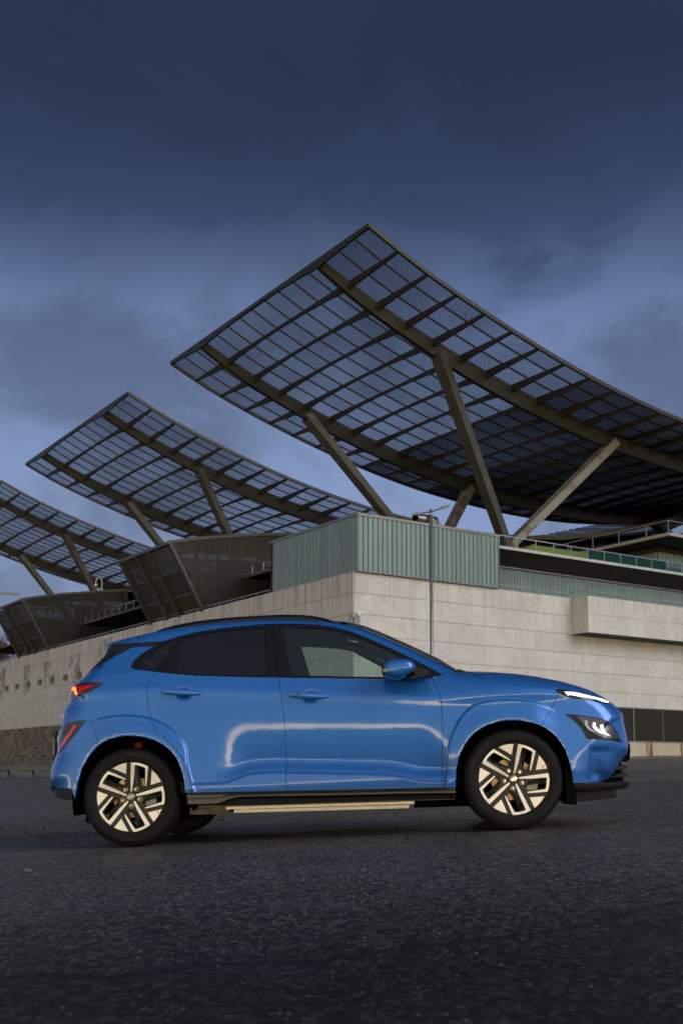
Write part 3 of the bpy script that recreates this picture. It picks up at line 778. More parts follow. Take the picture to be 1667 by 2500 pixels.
# ------------------------------------------------------------------ glazed pavilions on the podium
def pavilion(b0, label, group, bays=(0.15, 3.1, 4.75, 7.15)):
    t = bthing('glass_pavilion', label, 'building', 0.0, b0, ZT, group)
    lean = -2.2; TH = 3.62
    # end wall towards the camera: roof edge rises inland
    top = [(-2.26, 3.65), (-1.1, 3.93), (0.02, 4.17), (1.1, 4.38), (2.19, 4.55), (3.8, 4.83), (5.42, 5.04), (8.0, 5.25), (11, 5.35)]
    b = MB()
    for i in range(len(top) - 1): b.bar((top[i][0], 0, top[i][1]), (top[i + 1][0], 0, top[i + 1][1]), 0.16, 0.17)
    bpart('roof_beam', b, 'frame_steel', t)
    b = MB()
    for y0, y1 in ((0.0, 7.3),):
        n = len(top); b.add([(x, y0, z + .05) for x, z in top] + [(x, y1, z + .05) for x, z in top], [(i, i + 1, n + i + 1, n + i) for i in range(n - 1)])
    bpart('roof', b, 'interior_dark', t)
    def topz(x): return float(np.interp(x, [p[0] for p in top], [p[1] for p in top]))
    # leaning corner posts and the leaning facade
    for k, yy in enumerate(bays):
        b = MB(); b.bar((0.06, yy, -0.05), (lean, yy - 0.1, TH + 0.05), 0.17, 0.30, up=(0, 1, 0)); 
        b.bar((0.30, yy, -0.05), (lean + 0.30, yy - 0.1, TH + 0.05), 0.05, 0.12, up=(0, 1, 0))
        bpart('leaning_post', b, 'frame_steel', t)
    b = MB(); b.bar((lean, -0.1, TH), (lean, bays[-1] + .1, TH), 0.2, 0.16); bpart('eaves_beam', b, 'frame_steel', t)
    def lx(z): return 0.06 + (lean - 0.06) * (z / TH)
    for k in range(3):
        y0, y1 = bays[k] + 0.1, bays[k + 1] - 0.1
        for z0, z1, m, nm in ((0.02, 0.95, 'interior_dark', 'lower_panel'), (1.02, 2.2, 'grey_panel', 'spandrel_panel')):
            b = MB(); b.add([(lx(z0) + .12, y0, z0), (lx(z0) + .12, y1, z0), (lx(z1) + .12, y1, z1), (lx(z1) + .12, y0, z1)], [(0, 1, 2, 3)]); bpart(nm, b, m, t)
        b = MB(); z0, z1 = 2.25, TH - .1
        b.add([(lx(z0) + .10, y0, z0), (lx(z0) + .10, y1, z0), (lx(z1) + .10, y1, z1), (lx(z1) + .10, y0, z1)], [(0, 1, 2, 3)]); bpart('pane', b, 'facade_glass', t)
        for fr_ in (0.4, 0.75):
            b = MB(); ym = y0 + (y1 - y0) * fr_; b.bar((lx(z0) + .1, ym, z0), (lx(z1) + .1, ym, z1), 0.05, 0.05, up=(0, 1, 0)); bpart('glazing_bar', b, 'frame_steel', t)
        for zz in (0.98, 2.22, 2.95):
            b = MB(); b.bar((lx(zz) + .08, y0, zz), (lx(zz) + .08, y1, zz), 0.06, 0.07); bpart('glazing_bar', b, 'frame_steel', t)
    # end glass wall with its grid; panes one by one
    xs_ = [-2.2, -1.05, -0.2, 0.68, 1.55, 2.42, 3.3, 4.17, 5.04, 5.9]
    zs_ = [0.0, 0.78, 1.5, 2.34, 3.2, 5.0]
    for i in range(len(xs_) - 1):
        for j in range(len(zs_) - 1):
            xa, xb, za, zb = xs_[i], xs_[i + 1], zs_[j], zs_[j + 1]
            xl = lx(za) + 0.1; xl2 = lx(zb) + 0.1
            if xb < min(xl, xl2): continue
            p = [(max(xa, xl), 0, za), (xb, 0, za), (xb, 0, min(zb, topz(xb) - .05)), (max(xa, lx(min(zb, topz(xa))) + .1), 0, min(zb, topz(max(xa, -2)) - .05))]
            if p[1][0] - p[0][0] < 0.05 or p[2][2] <= za or p[3][2] <= za: continue
            b = MB(); b.add(p, [(0, 1, 2, 3)]); bpart('pane', b, 'facade_glass', t)
    for x in xs_[1:]:
        zb = 0.0 if x > 0.1 else max(0, (x - 0.16) / (lean - .06) * TH)
        b = MB(); b.bar((x, -0.02, zb), (x, -0.02, topz(x)), 0.032, 0.03); bpart('glazing_bar', b, 'frame_steel', t)
    for z in zs_[1:-1]:
        b = MB(); b.bar((max(lx(z) + .1, -2.2), -0.02, z), (6.0, -0.02, z), 0.026, 0.026); bpart('glazing_bar', b, 'frame_steel', t)
    # trusses and floors seen through the glass
    b = MB()
    for yy in (1.5, 4.0):
        for x in (0.6, 2.0, 3.4, 4.8): b.bar((x, yy, 0), (x - .5, yy, topz(x) - .2), 0.09, 0.09)
        b.bar((-1.2, yy, 3.5), (6, yy, 3.95), 0.12, 0.12); b.bar((3.4, yy, 2.2), (1.9, yy, 4.3), .1, .1); b.bar((2.2, yy, 2.2), (4.3, yy, 4.4), .08, .08)
    bpart('inner_truss', b, 'canopy_steel', t)
    b = MB(); b.box(2.4, 14, 0.3, 7.2, 0, 0.1); b.box(4.6, 14, 7.0, 7.2, 0, 4.5); b.box(9.0, 9.2, 0.2, 7.2, 0, 5.0); b.box(0.5, 9, 5.6, 5.7, 0, 3.2); bpart('inner_wall', b, 'interior_dark', t)
    return t
pavilion(15.1, 'dark glass pavilion with leaning posts beside the green glass box', 'glazed pavilions with leaning posts')
pavilion(40.9, 'farther dark glass pavilion at the left edge under the third canopy', 'glazed pavilions with leaning posts')
# balcony slabs between the pavilions
def balcony(a, b0, b1, label):
    t = bthing('balcony', label, 'balcony', a, b0, ZS - 0.14)
    b = MB(); b.box(0, 0.12, 0, b1 - b0, 0, 0.16); bpart('edge', b, 'concrete', t)
    b = MB(); b.box(0.12, 6, 0, b1 - b0, 0.02, 0.12); bpart('floor_slab', b, 'soffit', t)
    b = MB(); b.box(3.4, 3.6, 0.3, b1 - b0, -2.0, 0); b.box(3.4, 3.6, b1 - b0 - .4, b1 - b0, -2, 3); bpart('back_wall', b, 'interior_dark', t)
    b = MB()
    y = 0.6
    while y < b1 - b0: b.bar((0.08, y, 0.1), (0.08, y, 0.68), 0.03, 0.03); y += 1.3
    b.bar((0.08, 0.2, 0.68), (0.08, b1 - b0, 0.68), 0.035, 0.035); bpart('handrail', b, 'rail_steel', t)
balcony(2.38, 22.4, 40.7, 'balcony slab with rail between the two glass pavilions')
balcony(2.44, 8.2, 14.9, 'short balcony slab next to the green glass box')
balcony(2.38, 48.3, 66.0, 'farthest balcony slab at the left edge of the podium')

# wall lamps on the left wall
_wl = ('box light on the left wall nearest the tail of the car', 'second box light from the car tail on the left wall', 'box light just right of the middle dried creeper', 'fourth box light from the car tail, left of the middle creeper', 'third box light from the left picture edge', 'second box light from the left picture edge', 'box light closest to the left picture edge')
for i, bb in enumerate((34.1, 36.9, 39.7, 42.5, 45.2, 48.0, 50.7)):
    t = bthing('wall_light', _wl[i], 'wall light', 0, bb, 6.86, 'box lights in a row on the left wall')
    b = MB(); b.box(-0.22, 0.0, -0.2, 0.2, 0.03, 0.45); bpart('housing', b, 'metal_cap', t)
    b = MB(); b.box(-0.2, -0.02, -0.17, 0.17, 0.0, 0.03); bpart('lamp_glass', b, 'lamp_glass', t)
# dried creepers clinging to the wall
def creeper(b0, zt, zb, wd, seed, label):
    r = random.Random(seed); m = MB()
    def grow(y, z, ang, ln, th, depth):
        x = -0.012
        for s in range(ln):
            ang += r.uniform(-0.8, 0.8); st = r.uniform(0.06, 0.12)
            y2 = y + math.cos(ang) * st; z2 = z + math.sin(ang) * st
            if abs(y2 - b0) > wd or z2 > zt or z2 < zb: ang += 2.2; continue
            m.bar((x, y, z), (x, y2, z2), th * .55, th * .55); y, z = y2, z2
            if depth and r.random() < 0.30: grow(y, z, ang + r.choice((-1.2, 1.2)), r.randint(4, 10), th * .75, depth - 1)
    for k in range(6): grow(b0 + r.uniform(-wd, wd) * .7, r.uniform(zb, zt), r.uniform(0, 6.28), 16, 0.035, 2)
    t = bthing('dried_creeper', label, 'creeper', 0, b0, zb)
    m.v = [(x, y - b0, z - zb) for x, y, z in m.v]
    bpart('twigs', m, 'twig', t)
for bb, zt, zb, s, l in ((46.4, 8.7, 6.35, 1, 'dried creeper on the wall, second from the left edge'), (40.7, 8.6, 6.4, 2, 'dried creeper on the wall in the middle of the row'), (35.3, 8.7, 6.4, 3, 'dried creeper on the wall just left of the tail lamp'),
                         (29.6, 9.3, 6.6, 4, 'dried creeper on the wall behind the roof spoiler'), (52.2, 8.9, 6.3, 6, 'dried creeper on the wall at the left picture edge')):
    creeper(bb, zt, zb, 1.15, s, l)
# corner floodlight
t = bthing('security_light', 'small security light with white globe on the wall corner', 'wall light', 0.1, 0, 7.1)
b = MB(); b.box(-0.12, 0.2, -0.1, 0.0, 0.0, 0.28); bpart('bracket', b, 'metal_cap', t)
b = MB(); b.tube([(-0.1, -0.1, 0.2), (-0.45, -0.25, 0.35), (-0.5, -0.3, 0.02)], 0.03, 6); bpart('arm', b, 'metal_cap', t)
def ball(r, c, n=12):
    b = MB(); pr = [(r * math.sin(math.pi * i / 8), -r * math.cos(math.pi * i / 8)) for i in range(9)]; b.revolve(pr, n, 'z', c); return b
bpart('globe', ball(0.12, (0.11, -0.14, 0.42)), 'globe_white', t, smooth=True)
# swan-neck lamp by the far pavilion
t = bthing('swan_neck_lamp', 'white swan-neck lamp with hanging globe on the far podium', 'lamp', 4.7, 42.5, 14.2)
b = MB(); b.tube([(0, 0, 0), (0, 0, 1.15)] + [(-.26 * (1 - math.cos(u)), 0, 1.15 + 0.38 * math.sin(u)) for u in np.linspace(0.3, math.pi, 9)] + [(-.52, 0, 1.0)], 0.035, 8); bpart('pole', b, 'globe_white', t)
bpart('globe', ball(0.13, (-.52, 0, 0.88)), 'globe_white', t, smooth=True)
# ------------------------------------------------------------------ steel canopies (shallow troughs of mesh panels on V struts)
WID = 19.63
PRT = [0, 1.4, 3, 6, 9.4, 12.8, 17, 20, 25, 29, 33, 41, 44.2, 48, 52, 56.5]
PRH = [23.65, 22.98, 22.36, 21.42, 20.47, 19.68, 18.95, 18.62, 18.28, 18.27, 18.5, 19.52, 20.06, 20.9, 22.1, 23.65]
_t = np.linspace(0, 56.5, 1131); _h = np.interp(_t, PRT, PRH)
_k = np.ones(81) / 81; _hp = np.concatenate([2 * _h[0] - _h[80:0:-1], _h, 2 * _h[-1] - _h[-2:-82:-1]])
_h = np.convolve(_hp, _k, 'same')[80:-80]
_s = np.concatenate([[0], np.cumsum(np.hypot(np.diff(_t), np.diff(_h)))])
def prof(t): return float(np.interp(t, _t, _h)) - 23.65
STEP = 1.735
NB = int(_s[-1] / STEP)
TP = [float(np.interp(i * STEP, _s, _t)) for i in range(NB + 1)]
PW = WID / 15
def canopy(b0, label, nopen, first_mesh=None):
    t = bthing('canopy', label, 'canopy', -2.23, -4.4 + b0, 23.65, 'three upturned steel canopies')
    # panels
    if first_mesh is None:
        q = MB(); L = STEP - 0.06
        q.box(-L / 2, L / 2, -PW / 2 + 0.03, PW / 2 - 0.03, 0.05, 0.062)
        def frm(q):
            for s in (-1, 1):
                q.box(-L / 2, L / 2, s * (PW / 2 - 0.025) - 0.016, s * (PW / 2 - 0.025) + 0.016, 0.02, 0.09, 1)
        frm(q)
        m1 = q.mesh('mesh_panel', ['expanded_mesh', 'canopy_steel'], scale=K)
        q = MB(); q.box(-L / 2 - .03, L / 2 + .03, -PW / 2 - .001, PW / 2 + .001, 0.05, 0.08); frm(q)
        m2 = q.mesh('roof_panel', ['dense_mesh', 'canopy_steel'], scale=K)
        m3 = m1.copy(); m3.materials[0] = MATS['half_mesh']
        first_mesh = (m1, m2, m3)
    m1, m2, m3 = first_mesh
    cnt = 0; rest = MB()
    for i in range(NB):
        ta, tb = TP[i], TP[i + 1]; ha, hb = prof(ta), prof(tb)
        ang = -math.atan2(hb - ha, tb - ta)
        for j in range(15):
            y = (j + .5) * PW
            if cnt < 300:
                op = i < nopen; hf = i < nopen + 3
                link('mesh_panel' if hf else 'roof_panel', m1 if op else (m3 if hf else m2), t, (K * (ta + tb) / 2, K * y, K * (ha + hb) / 2), (0, ang, 0)); cnt += 1
            else:
                rest.bar((ta, y, ha + .06), (tb, y, hb + .06), PW + .002, 0.03)
    bpart('roof_panels', rest, 'dense_mesh', t, kind='stuff')
    # purlins: deep at the two main beams, shallow between (fish-bellied), tapering to the edges
    def dep(y):
        f = y / WID
        if f < .2: return 0.12 + 0.34 * (f / .2)
        if f > .8: return 0.12 + 0.34 * ((1 - f) / .2)
        u = (f - .2) / .6; return 0.15 + 0.31 * abs(2 * u - 1) ** 2.2
    ysamp = [0, .05, .1, .15, .199, .24, .3, .4, .5, .6, .7, .76, .801, .85, .9, .95, 1.0]
    q = MB(); n = len(ysamp)
    w0 = 0.055
    vs = []
    for f in ysamp:
        y = f * WID; dp = dep(y)
        vs += [(-w0, y, 0.0), (w0, y, 0.0), (w0 * .8, y, -dp), (-w0 * .8, y, -dp), (-w0, y, -dp * .55), (w0, y, -dp * .55)]
    fs = []
    for i in range(n - 1):
        a = i * 6; c = a + 6
        for (p, r) in ((0, 1), (1, 5), (5, 2), (2, 3), (3, 4), (4, 0)): fs.append((a + p, a + r, c + r, c + p))
    fs += [(0, 4, 3, 2, 5, 1), tuple((n - 1) * 6 + k for k in (0, 1, 5, 2, 3, 4))]
    q.add(vs, fs); pm = q.mesh('purlin', 'canopy_steel', scale=K) if not hasattr(canopy, 'pm') else canopy.pm
    canopy.pm = pm
    for i in range(NB + 1):
        sl = -math.atan2(prof(min(56.5, TP[i] + .3)) - prof(max(0, TP[i] - .3)), .6 if 0 < i < NB else .3)
        link('purlin', pm, t, (K * TP[i], 0, K * (prof(TP[i]) + 0.03)), (0, sl * .5, 0))
    # main beams under the purlins
    for f, nm in ((.2, 0), (.8, 1)):
        b = MB(); y = f * WID; tt = np.linspace(0, 56.5, 40); vs = []
        for x in tt:
            e = min(1, x / 9.0, (56.5 - x) / 9.0); dp = 0.36 + 0.40 * max(0, e) ** .7; h = prof(x) - 0.10
            vs += [(x, y - .27, h), (x, y + .27, h), (x, y + .13, h - dp), (x, y - .13, h - dp)]
        b.add(vs, [(4 * i + a, 4 * i + c, 4 * i + 4 + c, 4 * i + 4 + a) for i in range(39) for a, c in ((0, 1), (1, 2), (2, 3), (3, 0))] + [(0, 3, 2, 1), (156, 157, 158, 159)])
        bpart('main_beam', b, 'canopy_steel', t)
    # edge beams
    for y in (0.0, WID):
        b = MB(); vs = []
        for x in np.linspace(-.05, 56.5, 60):
            h = prof(max(0, x)); vs += [(x, y - .07, h - .10), (x, y + .07, h - .10), (x, y + .07, h + .10), (x, y - .07, h + .10)]
        b.add(vs, [(4 * i + a, 4 * i + c, 4 * i + 4 + c, 4 * i + 4 + a) for i in range(59) for a, c in ((0, 1), (1, 2), (2, 3), (3, 0))] + [(0, 3, 2, 1), (236, 237, 238, 239)])
        bpart('edge_beam', b, 'canopy_steel', t)
    for x in (0.0, 56.5):
        b = MB(); b.box(x - .07, x + .07, -.05, WID + .05, -.11 + prof(x), .10 + prof(x)); bpart('edge_beam', b, 'canopy_steel', t)
    # V struts
    for tc_ in (12.87, 56.5 - 12.87 - 1.6):
        for fb, fw in ((.29, .2), (.63, .8)):
            base = Vector((tc_, fb * WID, 12.25 - 23.65))
            for sx in (-1, 1):
                tt = tc_ + 5.85 * sx; top_ = Vector((tt, fw * WID, prof(tt) - .75))
                b = MB(); b.bar(base + Vector((.12 * sx, 0, -.1)), top_ + (top_ - base).normalized() * .45, .40, .54, up=(0, 1, 0), w2=.44, h2=.70)
                bpart('strut', b, 'patched_steel' if (sx == 1 and tc_ < 20) else 'strut_steel', t)
            b = MB(); b.prism([(-.62, .15), (.62, .15), (.10, -.75), (-.10, -.75)], -.25, .25)
            b.v = [(x + base.x, y + base.y, z + base.z) for x, y, z in b.v]; bpart('strut_foot', b, 'strut_steel', t)
    return first_mesh
fmsh = canopy(0.0, 'largest steel canopy, nearest, high over the green glass box', 8)
canopy(25.8, 'middle steel canopy behind the largest one, over the glass pavilion', 12, fmsh)
canopy(51.6, 'smallest steel canopy, farthest away at the left edge', 12, fmsh)
# opposite roof seen low beyond the terrace
t = bpy.data.objects.new('far_canopy', None); col.objects.link(t); t.location = (30, 130, 27.8)
tag(t, 'low curved grey ribbed roof seen beyond the right terrace', 'canopy')
def farroof():
    near_ = [(12.0, 27.9), (16.5, 28.0), (21.3, 28.05), (26.5, 27.95), (31.7, 28.55), (37.1, 29.75), (39.5, 30.6), (46, 33.2)]
    far_ = [(22.0, 35.2), (25.5, 35.3), (28.3, 35.5), (30.5, 35.8), (34.5, 36.65), (38.3, 37.4), (47.1, 38.1), (56, 39.0)]
    tt = np.linspace(0, 7, 29); nx_, nz_ = np.interp(tt, range(8), [p[0] for p in near_]), np.interp(tt, range(8), [p[1] for p in near_])
    fx_, fz_ = np.interp(tt, range(8), [p[0] for p in far_]), np.interp(tt, range(8), [p[1] for p in far_])
    A = [Vector((a - 30, 0, c - 27.8)) for a, c in zip(nx_, nz_)]; B_ = [Vector((a - 30, 35, c - 27.8)) for a, c in zip(fx_, fz_)]
    b = MB(); n = len(A); b.add(A + B_, [(i, i + 1, n + i + 1, n + i) for i in range(n - 1)]); part('roof', b, 'roof_sheet', t)
    for k in range(n - 1):
        b = MB(); b.bar(A[k] + Vector((0, 0, .08)), B_[k] + Vector((0, 0, .08)), .28, .16); part('roof_rib', b, 'galvanised' if k % 3 == 0 else 'frame_steel', t)
    b = MB()
    for k in range(n - 1): b.bar(A[k], A[k + 1], .4, .42)
    part('edge_beam', b, 'strut_steel', t)
    b = MB()
    for k in range(n - 1): b.bar(A[k] + Vector((3, 6, -1.2)), A[k + 1] + Vector((3, 6, -1.2)), .5, 1.0)
    part('main_beam', b, 'canopy_steel', t)
farroof()

# ------------------------------------------------------------------ street lamps
def street_lamp(x, y, zbase, ztop, label, r=0.085, heads=((-.70, -0.11, 0.0), (.70, 0.22, 0.0))):
    t = bpy.data.objects.new('street_lamp', None); col.objects.link(t); t.location = (x, y, zbase)
    tag(t, label, 'street lamp', 'double-headed street lamps')
    h = ztop - zbase
    b = MB(); b.tube([(0, 0, 0), (0, 0, 1.2), (0, 0, h)], [r * 1.25, r * 1.2, r * .72], 12); part('pole', b, 'galvanised', t, smooth=True)
    b = MB(); b.tube([(0, 0, h - .24), (0, 0, h - .17)], r * .95, 10); b.box(-r * 1.2, r * 1.2, -.015, .015, h - .21, h - .19); part('collar', b, 'galvanised', t)
    for dx_, dz_, _ in heads:
        s = 1 if dx_ > 0 else -1
        e = Vector((dx_ * .52, 0, h - .10 + dz_ * .52)); f = Vector((dx_ * 1.18, 0, h - .10 + dz_ * 1.30))
        b = MB(); b.tube([(0, 0, h - .10), e], .032, 8); part('arm', b, 'galvanised', t)
        b = MB(); d_ = (f - e).normalized(); up = Vector((0, -.45, 1)).normalized(); sd = d_.cross(up).normalized(); u = sd.cross(d_)
        prof_ = [(0, .035, .035), (.12, .06, .05), (.3, .11, .05), (.65, .11, .04), (.95, .07, .025), (1.0, .02, .012)]
        vs = []; L_ = (f - e).length
        for q_, wd, th in prof_:
            c = e + d_ * (q_ * L_)
            for i_, j_ in ((-1, 0), (-.7, 1), (.7, 1), (1, 0), (.8, -.5), (-.8, -.5)): vs.append(c + sd * wd * i_ + u * th * j_)
        fs = [(6 * i + k, 6 * i + (k + 1) % 6, 6 * i + 6 + (k + 1) % 6, 6 * i + 6 + k) for i in range(5) for k in range(6)] + [(5, 4, 3, 2, 1, 0), (30, 31, 32, 33, 34, 35)]
        b.add(vs, fs); hd = part('lamp_head', b, 'lamp_white', t)
        b = MB(); c0, c1 = e + d_ * .3 * L_ - u * .03, e + d_ * .85 * L_ - u * .025
        b.bar(c0, c1, .13, .02, up=up); part('lamp_glass', b, 'lamp_glass', hd)
    return t
YL = 46.0
xl = (1055 - 833.5) / 2710.39 * YL
street_lamp(xl, YL, float(gz(xl, YL)), CAMZ + (1878.4 - 1234) / 2710.39 * YL, 'grey lamp post with two flat heads standing before the wall, behind the bonnet', 0.078)
YL2 = 52.0
street_lamp(-17.45, YL2, float(gz(-17.45, YL2)), CAMZ + (1878.4 - 1455) / 2710.39 * YL2 + .25, 'lamp post off the left edge with one head showing', 0.10, ((1.95, -0.05, 0.0), (-1.45, 0.2, 0.0)))

# slim sign post by the slate wall
sp = bthing('marker_post', 'thin dark post with a small yellow and white marker by the slate wall', 'post', -0.6, 36.9, 0.9)
sp.location.z = float(gz(sp.location.x, sp.location.y)) + .1
b = MB(); b.box(-.15, .15, -.15, .15, 0, 2.35); bpart('pole', b, 'grey_panel', sp)
b = MB(); b.box(-.19, -.16, -.09, .09, 1.45, 1.9); bpart('yellow_mark', b, 'sign_yellow', sp)
b = MB(); b.box(-.19, -.16, -.10, .10, .75, 1.42); bpart('white_mark', b, 'sign_white', sp)

# houses and bare trees beyond the left end
def house(x, y, z, w_, d_, h, label, rot=0.3):
    t = bpy.data.objects.new('house', None); col.objects.link(t); t.location = (x, y, z); t.rotation_euler = (0, 0, rot); tag(t, label, 'house', 'houses beyond the podium')
    b = MB(); b.box(-w_ / 2, w_ / 2, -d_ / 2, d_ / 2, -6, h); part('wall', b, 'brick_house', t)
    b = MB(); b.prism([(-w_ / 2 - .5, h), (w_ / 2 + .5, h), (0, h + w_ * .28)], -d_ / 2 - .5, d_ / 2 + .5); part('roof', b, 'roof_tile', t)
    for i in range(int(w_ / 3)):
        for zz in (h - 2.4, h - 5.4):
            b = MB(); xx = -w_ / 2 + 1.2 + i * 3; b.box(xx, xx + 1.2, -d_ / 2 - .06, -d_ / 2 + .02, zz, zz + 1.5); wn = part('window', b, 'pale_wall', t)
            b = MB(); b.box(xx + .12, xx + 1.08, -d_ / 2 - .09, -d_ / 2 - .065, zz + .12, zz + 1.38); part('pane', b, 'dark_pane', wn)
house(-77, 232, 14.5, 14, 12, 11, 'red-roofed brick house beyond the left end of the podium')
house(-62, 262, 16, 12, 12, 12.5, 'smaller brick house partly behind the glass pavilion', -.2)
def bare_tree(x, y, z, h, seed, label):
    t = bpy.data.objects.new('bare_tree', None); col.objects.link(t); t.location = (x, y, z); tag(t, label, 'tree', 'bare winter trees')
    r = random.Random(seed)
    b = MB(); b.tube([(0, 0, -3), (0.1, 0, h * .25), (-.1, 0, h * .5)], [h * .028, h * .022, h * .016], 7); part('trunk', b, 'bark', t)
    m = MB()
    def br(p, d_, L_, th, dep_):
        q = p + d_ * L_; m.bar(p, q, th, th, w2=th * .6, h2=th * .6)
        if dep_ == 0: return
        for _ in range(r.randint(2, 4)):
            nd = (d_ + Vector((r.uniform(-.7, .7), r.uniform(-.7, .7), r.uniform(-.1, .5)))).normalized()
            br(p + d_ * L_ * r.uniform(.5, 1), nd, L_ * r.uniform(.55, .8), th * .55, dep_ - 1)
    for k in range(8): br(Vector((0, 0, h * r.uniform(.2, .5))), Vector((r.uniform(-.8, .8), r.uniform(-.8, .8), 1)).normalized(), h * .2, h * .01, 5)
    part('crown', m, 'bark', t)
bare_tree(-62, 205, 12, 15, 3, 'bare winter tree at the far left above the podium wall')
bare_tree(-70, 215, 13, 18, 5, 'taller bare tree at the left picture edge')
# ------------------------------------------------------------------ the car: side surface as a function of length x and height z (y = depth from the widest plane)
def _ln(s): return [tuple(map(float, p.split(','))) for p in s.split()]
SIL_REAR = _ln('-0.59,0.40 -0.622,0.425 -0.627,0.469 -0.62,0.545 -0.59,0.621 -0.562,0.675 -0.561,0.731 -0.561,0.775 -0.554,0.808 -0.542,0.841 -0.533,0.868 -0.528,0.918 -0.52,0.962 -0.498,0.995 -0.472,1.028 -0.469,1.056 -0.461,1.108 -0.444,1.135 -0.413,1.161 -0.363,1.192')
SIL_HATCH = _ln('-0.309,1.254 -0.256,1.307 -0.216,1.35 -0.186,1.38 -0.178,1.399 -0.205,1.423')
SIL_ROOF = _ln('-0.15,1.441 -0.058,1.461 0.051,1.48 0.126,1.492 0.218,1.505 0.333,1.519 0.447,1.531 0.561,1.539 0.675,1.544 0.81,1.547 0.91,1.547 1.023,1.543 1.135,1.536 1.247,1.525 1.359,1.511 1.448,1.495 1.536,1.472 1.624,1.439 1.711,1.398 1.798,1.352 1.906,1.295 2.013,1.236 2.12,1.175 2.222,1.112')
SIL_HOOD = _ln('2.27,1.082 2.334,1.077 2.481,1.065 2.675,1.041 2.82,1.014 2.964,0.978 3.07,0.944 3.153,0.912 3.242,0.866 3.3,0.827 3.337,0.792 3.371,0.758')
SIL_FRONT = _ln('3.390,0.742 3.392,0.72 3.396,0.663 3.407,0.6 3.414,0.559 3.412,0.498 3.405,0.471 3.387,0.45 3.365,0.426 3.342,0.391 3.319,0.355 3.297,0.328 3.275,0.304 3.249,0.287 3.216,0.281')
ARCH_F = _ln('2.209,0.297 2.22,0.409 2.245,0.503 2.293,0.587 2.359,0.655 2.449,0.703 2.546,0.722 2.641,0.722 2.736,0.703 2.83,0.661 2.902,0.597 2.953,0.507 2.979,0.401 2.989,0.29')
ARCH_R = _ln('-0.380,0.342 -0.362,0.437 -0.328,0.543 -0.275,0.626 -0.205,0.695 -0.115,0.735 -0.009,0.749 0.094,0.740 0.192,0.709 0.277,0.657 0.34,0.585 0.375,0.498 0.391,0.424 0.397,0.343')
FLARE_F = _ln('2.135,0.30 2.137,0.348 2.160,0.44 2.168,0.526 2.180,0.600 2.222,0.692 2.281,0.780 2.352,0.840 2.441,0.866 2.575,0.872 2.728,0.857 2.803,0.833 2.877,0.795 2.955,0.749')
FLARE_R = _ln('-0.263,0.868 -0.173,0.890 -0.083,0.897 0.006,0.895 0.094,0.884 0.175,0.862 0.259,0.822 0.334,0.766 0.387,0.7 0.412,0.640 0.414,0.592 0.418,0.540 0.430,0.480 0.445,0.430 0.455,0.40')
LOWC = _ln('0.445,0.407 0.66,0.402 0.722,0.419 0.798,0.448 0.86,0.459 0.959,0.461 1.084,0.455 1.337,0.436 1.653,0.417 1.79,0.404 1.873,0.386 1.945,0.363 2.007,0.351 2.163,0.346')
CUT_RB = _ln('-0.263,0.868 -0.232,0.784 -0.203,0.696')
CUT_FB = _ln('2.942,0.893 2.877,0.788 2.802,0.678')
CUT_RD = _ln('0.207,1.184 0.165,1.132 0.142,1.085 0.137,1.037 0.141,0.971 0.160,0.880 0.181,0.815 0.212,0.764 0.268,0.716 0.325,0.660 0.378,0.588 0.418,0.496 0.453,0.343')
CUT_M = _ln('0.993,1.496 1.015,1.346 1.048,1.1 1.066,0.96 1.076,0.85 1.081,0.75 1.083,0.549 1.08,0.325')
CUT_FD = _ln('2.088,1.044 2.11,1.0 2.135,0.945 2.147,0.895 2.150,0.823 2.144,0.655 2.13,0.446 2.117,0.299')
DLO_T = _ln('0.013,1.235 0.03,1.275 0.079,1.322 0.15,1.368 0.227,1.411 0.343,1.445 0.449,1.467 0.56,1.481 0.674,1.491 0.80,1.498 0.92,1.502 1.043,1.501 1.203,1.490 1.315,1.477 1.427,1.454 1.538,1.417 1.648,1.366 1.757,1.309 1.89,1.235 1.984,1.179 2.062,1.128 2.166,1.059')
DLO_B = _ln('2.166,1.059 2.088,1.046 2.024,1.041 1.769,1.050 1.469,1.072 1.051,1.098 0.918,1.108 0.698,1.125 0.477,1.144 0.309,1.167 0.207,1.184 0.047,1.212 0.018,1.222')
QGLASS = _ln('0.070,1.236 0.091,1.27 0.125,1.309 0.208,1.372 0.290,1.415 0.308,1.404 0.271,1.319 0.198,1.203 0.138,1.210')
RGLASS = _ln('0.330,1.333 0.349,1.386 0.39,1.432 0.563,1.461 0.789,1.473 0.939,1.473 0.953,1.267 0.965,1.122 0.587,1.147 0.344,1.172')
FGLASS = _ln('1.058,1.472 1.17,1.466 1.259,1.457 1.371,1.440 1.482,1.411 1.593,1.369 1.702,1.316 1.81,1.257 1.885,1.208 1.893,1.185 1.881,1.058 1.469,1.085 1.143,1.112 1.1,1.282')
QRCUT = _ln('0.343,1.445 0.299,1.317 0.246,1.238 0.207,1.184')
SPOIL_B = _ln('-0.190,1.392 -0.150,1.407 0.044,1.407 0.222,1.409 0.17,1.379 0.015,1.379 -0.014,1.370 -0.163,1.291 -0.363,1.192 -0.309,1.254 -0.256,1.307 -0.216,1.35')
TAIL_TOP = _ln('-0.474,1.024 -0.472,1.056 -0.463,1.100 -0.444,1.125 -0.37,1.137 -0.274,1.138 -0.18,1.132 -0.174,1.125 -0.202,1.103 -0.275,1.067 -0.355,1.040 -0.43,1.018')
TAIL_RED = _ln('-0.376,1.116 -0.242,1.113 -0.291,1.092 -0.349,1.07')
TAIL_GLOW = _ln('-0.430,1.098 -0.418,1.115 -0.400,1.117 -0.386,1.110 -0.375,1.084 -0.364,1.059 -0.381,1.054 -0.392,1.073 -0.402,1.094 -0.408,1.098 -0.420,1.090')
